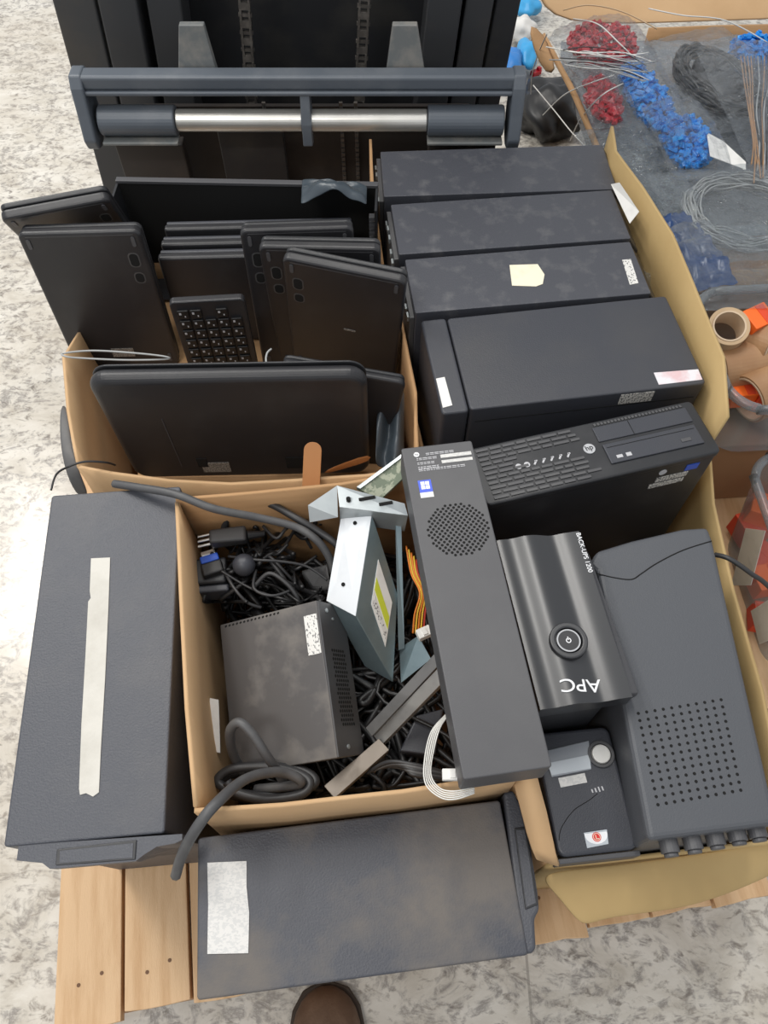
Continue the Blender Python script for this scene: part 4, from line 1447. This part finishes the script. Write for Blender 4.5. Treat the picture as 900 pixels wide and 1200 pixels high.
# carriage frame: a horizontal top beam with end cheeks, roller below
cwid = .83
Yb = -.02
obj('top_beam', MB().box((0, Yb - .03, .670), (cwid, .035, .026)), 'truck_grey', fk, bevel=.006)
obj('beam_lip', MB().box((0, Yb - .030, .653), (cwid - .03, .045, .008)), 'truck_grey', fk, bevel=.003)
for sx in (-1, 1):
    ck = [(-.078, .575), (-.070, .555), (-.045, .548), (-.015, .56), (.0, .60), (.0, .675), (-.012, .685), (-.045, .685), (-.056, .665), (-.066, .62)]
    m = MB().prism([(a, b) for a, b in ck], -.012, .012)
    m.v = [V((sx * (cwid / 2 - .010) + v.z, Yb + v.x, v.y)) for v in m.v]
    obj('end_cheek', m, 'truck_grey', fk, bevel=.004)
    s0 = sx * (cwid / 2 - .03)
    s1 = sx * (cwid / 2 - .175)
    sl = obj('roller_sleeve', MB().cyl((s0, Yb - .04, .596), (s1, Yb - .04, .596), .027, 30), 'truck_grey', fk, bevel=.003)
    obj('sleeve_plate', MB().box(((s0 + s1) / 2, Yb - .056, .566), (abs(s0 - s1), .03, .006)), 'truck_bracket', sl, bevel=.002)
    obj('fork_back', MB().box(((s0 + s1) / 2 + sx * .0, Yb - .01, .40), (abs(s0 - s1) - .01, .03, .27)), 'truck_brown', fk, bevel=.003)
    qc = -.188 if sx < 0 else .198
    obj('lift_bracket', MB().hexa([(qc + .004 * -sx - .022, Yb - .004, .75), (qc + .004 * -sx + .022, Yb - .004, .75), (qc + .004 * -sx + .022, Yb + .01, .75), (qc + .004 * -sx - .022, Yb + .01, .75)],
                                  [(qc - .038, Yb - .010, .66), (qc + .036, Yb - .010, .66), (qc + .036, Yb + .01, .66), (qc - .038, Yb + .01, .66)]), 'truck_bracket', fk, bevel=.002)
obj('steel_roller', MB().cyl((-cwid / 2 + .176, Yb - .04, .596), (cwid / 2 - .176, Yb - .04, .596), .0195, 32), 'chrome', fk, smooth=False, bevel=.002)
m = MB().prism([(-.068, .56), (-.04, .55), (-.015, .58), (-.012, .65), (-.05, .65), (-.064, .60)], -.009, .009)
m.v = [V((.0 + v.z + .01, Yb + v.x, v.y)) for v in m.v]
obj('center_gusset', m, 'truck_grey', fk, bevel=.002)
obj('roller_collar', MB().cyl((.0, Yb - .04, .596), (.02, Yb - .04, .596), .024, 24), 'truck_grey', fk)
obj('back_plate', MB().box((-.11, Yb + .005, .40), (.13, .02, .30)), 'truck_dark', fk, bevel=.002)
obj('back_plate', MB().box((.0, Yb + .07, .36), (.66, .01, .40)), 'truck_brown', fk)
# mast
LE = Matrix.Translation((0, .04, .7)) @ Matrix.Rotation(math.radians(4.2), 4, 'Y') @ Matrix.Translation((0, 0, -.7))


def mast_box(name, x0, x1, y0, y1, m, z0=.03, z1=1.95, bev=.004):
    return obj(name, MB().box(((x0 + x1) / 2, (y0 + y1) / 2, (z0 + z1) / 2), (x1 - x0, y1 - y0, z1 - z0), M=LE), m, fk, bevel=bev)


mast_box('mast_rail', -.465, -.385, .06, .16, 'truck_rail')
mast_box('mast_rail', -.378, -.305, .05, .14, 'truck_rail')
mast_box('mast_rail', -.290, -.225, .06, .14, 'truck_rail')
mast_box('mast_rail', .235, .30, .05, .14, 'truck_rail')
mast_box('mast_rail', .308, .36, .06, .15, 'truck_rail')
mast_box('mast_rail', .366, .412, .07, .17, 'truck_dark')
mast_box('mast_shade_backing', -.36, .36, .20, .22, 'truck_dark')  # added dark sheet standing in for the shade inside the mast
for cx_ in (-.112, .118):
    ch = MB()
    for k in range(64):
        z = .25 + k * .0165
        if k % 2:
            ch.box((cx_, .10, z), (.022, .010, .013), M=LE)
        else:
            ch.box((cx_ - .0085, .10, z), (.004, .012, .021), M=LE)
            ch.box((cx_ + .0085, .10, z), (.004, .012, .021), M=LE)
            ch.box((cx_, .10, z), (.026, .006, .006), M=LE)
    obj('lift_chain', ch, 'chain_steel', fk)
for cx_ in (-.085, .07, .10):
    ch = MB()
    for k in range(30):
        ch.box((cx_, Yb + .058, .25 + k * .011), (.007, .006, .0075))
    obj('lower_chain', ch, 'chain_steel', fk)
obj('chassis', MB().box((0, .30, .16), (.86, .28, .24)), 'truck_dark', fk, bevel=.02)

# ------------------------------------------------------------------ right hand side: big box with bags of seals
DZ = .45
Dl = [P(636, 40, DZ), P(668, 100, DZ), P(690, 150, DZ), V((.50, 1.14, DZ))]
Dn = [V((.505, 1.135, DZ)), V((.9, 1.17, DZ)), V((1.32, 1.21, DZ))]
Dr = [V((1.32, 1.21, DZ)), V((1.25, 2.05, DZ))]
Db = [V((.66, 2.02, DZ)), V((.8, 2.03, DZ)), V((1.25, 2.05, DZ))]
boxD = thing('cardboard_box', 'large cardboard box at upper right full of bagged seals and wire', 'box', TR(.87, 1.6, PZ + .003))
panel(boxD, 'side_panel', Dl, BZ, 'cardboard', seed=31, amp=.004, thick=.012, lean=(.22, 0))
panel(boxD, 'front_panel', Dn, BZ, 'cardboard', seed=32)
panel(boxD, 'side_panel', Dr, BZ, 'cardboard', seed=33)
panel(boxD, 'back_panel', Db, BZ, 'cardboard', seed=34)
obj('bottom', MB().prism([(-.14, -.42), (.42, -.37), (.36, .40), (-.2, .40)], 0, .006), 'cardboard', boxD)
PADD = .365
obj('inner_pad', MB().prism([(-.31, -.42), (.42, -.37), (.36, .40), (-.36, .36)], (PADD - BZ - .03), PADD - BZ), 'cardboard_brown', boxD)
hf = [Dl[0] + V((-.005, .01, .003)), V((.8, 2.04, DZ + .003)), V((1.3, 2.06, DZ + .003))]
top_ = [P(606, -60, .56), P(760, -80, .56), P(940, -80, .56)]
mid_ = [a.lerp(b, .5) + V((0, 0, .012)) for a, b in zip(hf, top_)]
sheet_px(boxD, 'flap', [hf, mid_, top_], 'cardboard_pale', thick=.006)
sheet_px(boxD, 'flap', [[P(617, 20, .5), P(640, 42, .455)], [P(622, 55, .46), P(645, 60, .452)], [P(640, 92, .40), P(655, 84, .452)]], 'cardboard', thick=.006, sub=1)


def pillow(cx, cy, cz, lx, ly, th, rot, seed, n=22, crumple=.012, tilt=0.):
    """closed puffy bag"""
    mb = MB()
    R = Matrix.Rotation(rot, 3, 'Z') @ Matrix.Rotation(tilt, 3, 'X')
    for side in (1, -.5):
        rows = []
        for j in range(n + 1):
            row = []
            for i in range(n + 1):
                u, v = 2 * i / n - 1, 2 * j / n - 1
                e = max(0, (1 - u ** 4) * (1 - v ** 4)) ** .5
                edge = 1 if 0 < i < n and 0 < j < n else .0
                x = u * lx / 2 * (1 + .06 * noise.noise(V((v * 2, seed, 0))))
                y = v * ly / 2 * (1 + .06 * noise.noise(V((u * 2, seed + 7, 0))))
                f = noise.noise(V((u * 2.6 + seed, v * 2.6, 1.))) + .5 * noise.noise(V((u * 7 + seed, v * 7, 4.)))
                z = side * th / 2 * e + (crumple * f if side > 0 else 0) * edge * (.3 + .7 * e)
                row.append(R @ V((x, y, z)) + V((cx, cy, cz)))
            rows.append(row)
        mb.grid(rows if side > 0 else [r[::-1] for r in rows])
    return mb


def bag(label, px, py, z, lx, ly, th, rot, seed, m='clear_film', crumple=.014, tilt=0.):
    c = P(px, py, z)
    o = obj('plastic_bag', pillow(c.x, c.y, c.z, lx, ly, th, rot, seed, crumple=crumple, tilt=tilt), m, smooth=True)
    bm = bmesh.new()
    bm.from_mesh(o.data)
    bmesh.ops.remove_doubles(bm, verts=bm.verts, dist=1e-5)
    bm.to_mesh(o.data)
    bm.free()
    return tag(o, label, 'bag')


def seals(label, px, py, z, lx, ly, th, rot, n, m, seed, s=.011):
    rnd = random.Random(seed)
    c = P(px, py, z)
    mb = MB()
    R = Matrix.Rotation(rot, 3, 'Z')
    for k in range(n):
        a = rnd.uniform(0, 2 * math.pi)
        r = math.sqrt(rnd.uniform(0, 1))
        x, y = r * math.cos(a), r * math.sin(a)
        x = math.copysign(abs(x) ** .8, x)
        zt = rnd.uniform(-1, 1) * math.sqrt(max(0, 1 - r * r)) * th / 2
        p = R @ V((x * lx / 2, y * ly / 2, zt)) + c
        Q = Matrix.Translation(p) @ Matrix.Rotation(rnd.uniform(0, 6.28), 4, 'Z') @ Matrix.Rotation(rnd.uniform(-.9, .9), 4, 'X') @ Matrix.Rotation(rnd.uniform(-.9, .9), 4, 'Y')
        mb.box((0, 0, 0), (s * 1.9, s, s * .6), M=Q)
        mb.box((s * .5, 0, s * .35), (s * .7, s * .7, s * .5), M=Q)
    o = obj('security_seals', mb, m, bevel=.001)
    return tag(o, label, 'seals', kind='stuff')


def wires(label, pts, r, m, cat='wire', group=None):
    return cable('wire', label, pts, r, m, cat, group, ns=6)


o = bag('crumpled layer of translucent grey bags lying beneath the bagged seals', 862, 150, .405, .72, .74, .07, .0, 20, 'grey_film', .03)
bag('clear bag of red seals at the far left corner of the large box', 708, 62, .49, .20, .20, .10, .3, 1)
seals('heap of red plastic seals inside the clear bag at the far left of the large box', 707, 52, .475, .155, .14, .07, -.2, 260, 'seal_red', 1)
bag('narrow clear bag of red seals on the left wall of the large box', 708, 118, .485, .10, .20, .075, .1, 2)
seals('smaller heap of red plastic seals below the first, beside the box wall', 706, 116, .472, .06, .16, .05, .15, 130, 'seal_red', 2, s=.012)
bag('clear bag of blue seals in the middle of the large box, beside the red ones', 757, 122, .49, .13, .30, .09, .12, 3)
seals('long heap of blue seals in the bag right of the red ones', 757, 112, .475, .075, .24, .055, .18, 300, 'seal_blue', 3)
bag('clear bag holding an oval pack of blue seals right of the long blue heap', 803, 165, .49, .12, .25, .09, .1, 4)
seals('oval pack of bright blue seals nearest the camera above the coiled clear wire', 804, 165, .478, .088, .165, .06, .05, 280, 'seal_blue', 4)
bag('clear bag of blue seals and hanging wires at the right edge of the picture', 892, 120, .49, .18, .45, .09, .05, 5)
seals('heap of blue seals at the upper right edge with brown wires hanging below', 890, 60, .478, .13, .10, .06, .0, 200, 'seal_blue', 5)
rnd = random.Random(12)
for k in range(11):
    f = k / 10
    wires('brownish wire hanging from the blue seals at the right edge', [(868 + 40 * f, 66, .49), (872 + 32 * f + rnd.uniform(-2, 2), 95, .51), (877 + 22 * f + rnd.uniform(-2, 2), 130, .515), (882 + 17 * f + rnd.uniform(-2, 2), 168, .505), (884 + 14 * f + rnd.uniform(-5, 5), 205 + rnd.uniform(-12, 12), .495)], .0017, rnd.choice(('tape_brown', 'wire_grey', 'tape_brown', 'cable_mid')), group='wires hanging from the right edge seals')


def wire_coil(label, px, py, z, rx, ry, n, r, m, seed, rot=0.):
    rnd = random.Random(seed)
    mb = MB()
    c = P(px, py, z)
    for k in range(n):
        f = 1 + rnd.uniform(-.16, .16)
        ph = rnd.uniform(0, 6)
        pts = []
        for i in range(14):
            a = 2 * math.pi * i / 14
            p = V((rx * f * math.cos(a), ry * f * math.sin(a), .006 * math.sin(2 * a + ph) + rnd.uniform(-.010, .010)))
            pts.append(c + Matrix.Rotation(rot, 3, 'Z') @ p + V((rnd.uniform(-.004, .004), rnd.uniform(-.004, .004), 0)))
        mb.tube(pts, r, sub=5, ns=5, closed=True)
    o = obj('wire_coil', mb, m, smooth=True)
    return tag(o, label, 'wire coil')


wire_coil('thick coil of grey wire in a bag near the tape tub', 872, 248, .475, .105, .095, 34, .0018, 'wire_grey', 1)
bag('large clear bag around the coil of grey wire', 868, 250, .478, .30, .27, .07, .1, 6, 'milky_film', .010)
wire_coil('dark oval coil of cable in a clear bag behind the blue seals', 840, 92, .478, .062, .115, 34, .0045, 'cable_black', 2, .35)
o = obj('paper_roll', MB().sphere(P(840, 92, .46), (.055, .1, .03), 20, 10), 'cable_mid', smooth=True)
tag(o, 'dark rounded bundle at the middle of the oval cable coil', 'bundle')
bag('clear bag around the dark oval coil of cable', 842, 95, .478, .22, .36, .10, .3, 7, 'clear_film', .010)
q = [P(828, 155, .505), P(848, 166, .51), P(874, 190, .505), P(874, 199, .503), P(832, 183, .505)]
o = obj('paper_label', MB().add(q, [(0, 4, 3, 2, 1)]), 'paper_white', solid=.001)
tag(o, 'white paper slip lying on the bags beside the blue oval pack', 'paper')
bag('crumpled empty clear bag hanging at the near left corner of the large box', 750, 205, .46, .16, .34, .06, .25, 8, 'milky_film', .03)
bag('crumpled clear bag over the near wall of the large box behind the tape tub', 858, 312, .475, .46, .22, .07, .06, 9, 'milky_film', .035)
bag('crumpled dark blue plastic bag in the near left corner of the large box', 806, 296, .465, .10, .20, .05, .3, 10, 'navy_film', .02)
# loose thin wires over the box corner
loose = [
    ([(672, 22, .5), (700, 28, .55), (725, 50, .55), (745, 70, .52)], 'wire_clear', 'pale thin wire arching over the red seals bag'),
    ([(640, 55, .50), (680, 62, .54), (720, 66, .54), (760, 62, .52)], 'wire_white', 'white thin wire stretched across the red seals toward the right'),
    ([(644, 70, .48), (690, 72, .53), (735, 76, .53), (770, 72, .51)], 'wire_grey', 'grey thin wire stretched across the middle of the red seals'),
    ([(625, 100, .3), (650, 130, .35), (670, 155, .4), (690, 176, .42)], 'wire_white', 'white wire running down outside the left wall of the large box'),
    ([(636, 135, .2), (660, 112, .42), (690, 98, .5), (720, 88, .52)], 'wire_clear', 'pale wire crossing up over the left wall of the large box'),
    ([(668, 165, .2), (680, 140, .42), (705, 112, .52), (730, 98, .52)], 'wire_clear', 'pale wire bending over the box wall below the red seals'),
    ([(641, 40, .5), (632, 60, .45), (624, 85, .35), (622, 110, .2)], 'wire_grey', 'grey wire hanging at the far left corner of the large box'),
    ([(760, 10, .52), (800, 18, .53), (850, 24, .53), (900, 50, .5)], 'wire_clear', 'pale wire lying along the open back flap of the large box'),
    ([(660, 12, .52), (690, 6, .545), (730, 14, .54), (770, 34, .52)], 'tape_tan', 'tan wire arching along the foot of the back flap')]
for pts, m_, lab in loose:
    wires(lab, pts, .0014, m_)
rnd = random.Random(8)
for k in range(12):
    y0 = 56 + rnd.uniform(0, 30)
    wires('thin grey wire among those fanning out between the red and blue seals', [(655 + rnd.uniform(0, 20), y0, .53), (690, y0 + rnd.uniform(-4, 8), .545), (730, y0 + rnd.uniform(0, 12), .54), (752 + rnd.uniform(0, 14), y0 + rnd.uniform(4, 20), .53)], .0010,
          rnd.choice(('wire_grey', 'wire_clear', 'wire_grey', 'cable_mid')), group='fan of thin wires over the red seals')

# items on the floor behind
c = P(600, 72, .06)
for k, (px, py, z, rx, ry, rz_, m_, lab) in enumerate((
    (597, 78, .05, .05, .085, .045, 'glove_blue', 'blue rumpled plastic pouch on the floor beside the stacker'),
    (617, 62, .05, .035, .07, .03, 'cyan_plastic', 'light blue rumpled plastic pouch by the corner of the large box'),
    (612, 34, .05, .045, .05, .04, 'paper_white', 'white rumpled pouch on the floor behind the blue ones'),
    (618, 6, .05, .045, .06, .03, 'cyan_plastic', 'light blue rumpled pouch at the top edge beside the cardboard flap'))):
    c = P(px, py, z)
    mb = MB().sphere((0, 0, 0), (rx, ry, rz_), 28, 16)
    mb.v = [V((v.x, v.y, max(v.z, -z + .003))) * (1 + .35 * noise.noise(v * 30 + V((k * 5, 0, 0)))) + c for v in mb.v]
    for v in mb.v:
        v.z = max(v.z, .002)
    o = obj('plastic_pouch', mb, m_, smooth=True)
    tag(o, lab, 'pouch')
c = P(645, 128, .05)
mb = MB().sphere((0, 0, 0), (.10, .12, .075), 30, 18)
mb.v = [v * (1 + .4 * noise.noise(v * 18)) + c for v in mb.v]
for v in mb.v:
    v.z = max(v.z, .002)
o = obj('plastic_bag', mb, 'black_bag', smooth=True)
tag(o, 'black plastic bag on the floor between the stacker and the large box', 'bag')
for k, (px, py, lab) in enumerate(((628, 85, 'small red plastic seal on the floor by the blue pouches'), (654, 100, 'small red plastic seal by the left wall of the large box'))):
    c = P(px, py, .0105)
    M = Matrix.Translation(c) @ Matrix.Rotation(.6 + k, 4, 'Z')
    o = obj('security_seal', MB().box((0, 0, 0), (.035, .02, .014), M=M).box((.012, 0, .01), (.012, .014, .01), M=M), 'seal_red', bevel=.002)
    tag(o, lab, 'seal')

# ------------------------------------------------------------------ clear tubs at right


def tub(label, x0, x1, y0, y1, z0, z1, rz, taper=.02):
    M = TR((x0 + x1) / 2, (y0 + y1) / 2, z0, rz)
    t = thing('plastic_tub', label, 'tub', M)
    w, d, h = x1 - x0, y1 - y0, z1 - z0
    n = 7
    prof_b = rrect(w - 2 * taper, d - 2 * taper, .05, n)
    prof_t = rrect(w, d, .06, n)
    N = len(prof_b)
    vs = [(x, y, 0) for x, y in prof_b] + [(x, y, h) for x, y in prof_t]
    fs = [(i, (i + 1) % N, N + (i + 1) % N, N + i) for i in range(N)]
    mb = MB().add(vs, fs)
    mb.add([(x, y, 0) for x, y in prof_b], [tuple(range(N))[::-1]])
    obj('body', mb, 'tub_plastic', t, smooth=True)
    rim = MB().tube([(x, y, h) for x, y in prof_t], .008, sub=2, ns=10, closed=True)
    obj('rim', rim, 'tub_rim', t, smooth=True)
    return t


tub('clear plastic tub of brown tape rolls on the brown box', .565, .98, .80, 1.075, .333, .48, math.radians(4))
bb = thing('cardboard_box', 'closed brown cardboard box under the clear tub of tape rolls', 'box', TR(.80, .955, PZ + .001, math.radians(4)))
obj('carton', MB().box((0, 0, .0945), (.40, .235, .187)), 'cardboard_brown', bb, bevel=.003)
obj('tape_strip', MB().box((0, 0, .1884), (.40, .045, .0006)), 'tape_tan', bb)


def tape_roll(label, px, py, z, axis, r, wd, m='tape_brown', ri=.038):
    c = P(px, py, z)
    a = V(axis).normalized()
    Q = a.to_track_quat('Z', 'Y').to_matrix()
    t = thing('tape_roll', label, 'tape roll', Matrix.Translation(c) @ Q.to_4x4())
    obj('tape', MB().ring((0, 0, 0), ri + .003, r, -wd / 2, wd / 2, 44), m, t, bevel=.001)
    obj('core', MB().ring((0, 0, 0), ri, ri + .0029, -wd / 2 - .001, wd / 2 + .001, 44), 'tape_core', t)
    return t


tape_roll('tan packing tape roll seen end on, resting atop the others in the tub', 850, 388, .45, (-.1, -.35, .9), .036, .045, 'tape_tan', .026)
tape_roll('brown tape roll lying on its side at the front left of the tub', 868, 428, .395, (1, .15, .1), .045, .09)
tape_roll('brown tape roll at the right edge of the tub behind the front one', 898, 405, .42, (.5, -.7, .3), .045, .05)
tape_roll('brown tape roll at the bottom right corner of the tub', 890, 462, .39, (.9, .4, .1), .045, .05)


def card_box(label, px, py, z, s, rz, m, tilt=0., dx=0.):
    M = Matrix.Translation(P(px, py, z)) @ Matrix.Rotation(rz, 4, 'Z') @ Matrix.Rotation(tilt, 4, 'X')
    t = thing('orange_carton', label, 'carton', M)
    obj('body', MB().box((0, 0, 0), s), m, t, bevel=.0015)
    obj('end_flap', MB().box((s[0] * .2, 0, s[2] / 2 + .0004), (s[0] * .35, s[1] * .9, .0008)), 'orange_deep', t)
    return t


card_box('bright orange carton behind the tan tape roll in the tub', 886, 375, .455, (.05, .042, .03), .5, 'orange_card', .2)
card_box('bright orange carton at the front left of the tub under the brown tape', 868, 462, .375, (.045, .035, .035), .1, 'orange_card')
card_box('orange-red carton at the right edge of the tub by the lower tape roll', 898, 470, .37, (.04, .03, .035), -.3, 'orange_deep')
tub('clear plastic tub of orange items in front of the brown box', .648, 1.04, .44, .79, PZ + .002, .36, math.radians(3), .03)
for k, (px, py, z, s, rz, lab) in enumerate((
    (880, 618, .18, (.06, .05, .05), .3, 'orange-red carton at the far left inside the near clear tub'),
    (895, 600, .22, (.06, .05, .05), -.4, 'orange carton under the rim of the near clear tub'),
    (888, 655, .17, (.06, .05, .04), .7, 'orange-red carton in the middle of the near clear tub'),
    (898, 680, .19, (.06, .05, .04), .2, 'orange carton behind the white label in the near clear tub'),
    (900, 725, .17, (.06, .045, .04), -.2, 'orange-red carton at the near end of the near clear tub'))):
    card_box(lab, px, py, z, s, rz, 'orange_deep' if k % 2 == 0 else 'orange_card')
# paper labels stuck on the tub's left wall
def on_tub_wall(px, py):
    lo, hi = PZ + .004, .5
    for _ in range(40):
        m = (lo + hi) / 2
        p = P(px, py, m)
        wall = .648 + .03 * max(0., .36 - m) / .218 + .052 * (.615 - p.y) - .013
        if p.x > wall:
            lo = m
        else:
            hi = m
    return P(px, py, lo)


for q, lab in (([(874, 619), (897, 622), (880, 686), (857, 686)], 'tall white paper label on the side of the near clear tub'),
               ([(880, 716), (905, 700), (914, 745), (890, 755)], 'white paper label at the near corner of the near clear tub')):
    pts = [on_tub_wall(*p) for p in q]
    o = obj('paper_label', MB().add(pts, [(0, 3, 2, 1)]), 'paper_white', solid=.001)
    tag(o, lab, 'label')

# ------------------------------------------------------------------ shoe of the person holding the camera
sh = thing('shoe', 'toe of a brown suede shoe on the floor below the near tower', 'shoe', TR(-.093, -.030, 0, math.radians(4)) @ Matrix.Scale(1.15, 4))
prof = []
for j, (y, hw, zt_) in enumerate(((.012, .004, .02), (.004, .026, .042), (-.015, .042, .054), (-.05, .049, .062), (-.10, .05, .075), (-.15, .044, .095), (-.20, .039, .10), (-.25, .037, .095), (-.285, .026, .085), (-.292, .006, .06))):
    row = []
    for i in range(13):
        a = math.pi * i / 12
        row.append(V((hw * math.cos(a), y, .014 + (zt_ - .014) * math.sin(a) ** .8)))
    prof.append(row)
up_ = obj('upper', MB().grid(prof), 'leather_brown', sh, smooth=True, solid=.003, subsurf=1)
so = [(math.copysign(1, s) * (hw + .004), y) for s, seq in ((1, 1), (-1, -1)) for (y, hw) in ([(.016, .006), (.008, .028), (-.015, .043), (-.05, .05), (-.10, .051), (-.15, .045), (-.20, .04), (-.25, .039), (-.288, .028), (-.298, .008)][::seq])]
obj('sole', MB().prism(so, .001, .015), 'sole', sh, bevel=.003)
obj('toe_cap_seam', MB().tube([(.0425 * math.cos(math.pi * i / 10), -.062 - .012 * math.sin(math.pi * i / 10), .016 + .0495 * math.sin(math.pi * i / 10) ** .8) for i in range(11)], .0012, ns=6), 'sole', sh)

# ------------------------------------------------------------------ light
wd = bpy.data.worlds.new('hall_light')
scene.world = wd
wd.use_nodes = True
bg = wd.node_tree.nodes['Background']
bg.inputs[0].default_value = (.93, .96, 1.0, 1)
bg.inputs[1].default_value = .62


def area(name, loc, rot, sx, sy, power, col=(1, .97, .92)):
    l = bpy.data.lights.new(name, 'AREA')
    l.shape = 'RECTANGLE'
    l.size, l.size_y = sx, sy
    l.energy = power
    l.color = col
    o = bpy.data.objects.new(name, l)
    COL.objects.link(o)
    o.location = loc
    o.rotation_euler = rot
    return o


area('ceiling_lamp_left', (-2.5, 2.5, 3.6), (0, 0, 0), .35, 1.3, 70)
area('ceiling_lamp_middle', (.1, 2.0, 3.8), (0, 0, 0), .3, 1.8, 45)
area('tower_sheen_light', (-1.5, 1.5, 3.8), (0, 0, 0), .3, 1.8, 40)  # added light that brightens the sheen on the left tower
area('ceiling_lamp_front', (-1.2, -.9, 3.7), (0, 0, 0), 1.3, .35, 40)

vs_ = scene.view_settings
vs_.view_transform = 'Standard'
vs_.look = 'None'
vs_.gamma = 1
vs_.use_curve_mapping = False
vs_.exposure = 0.0
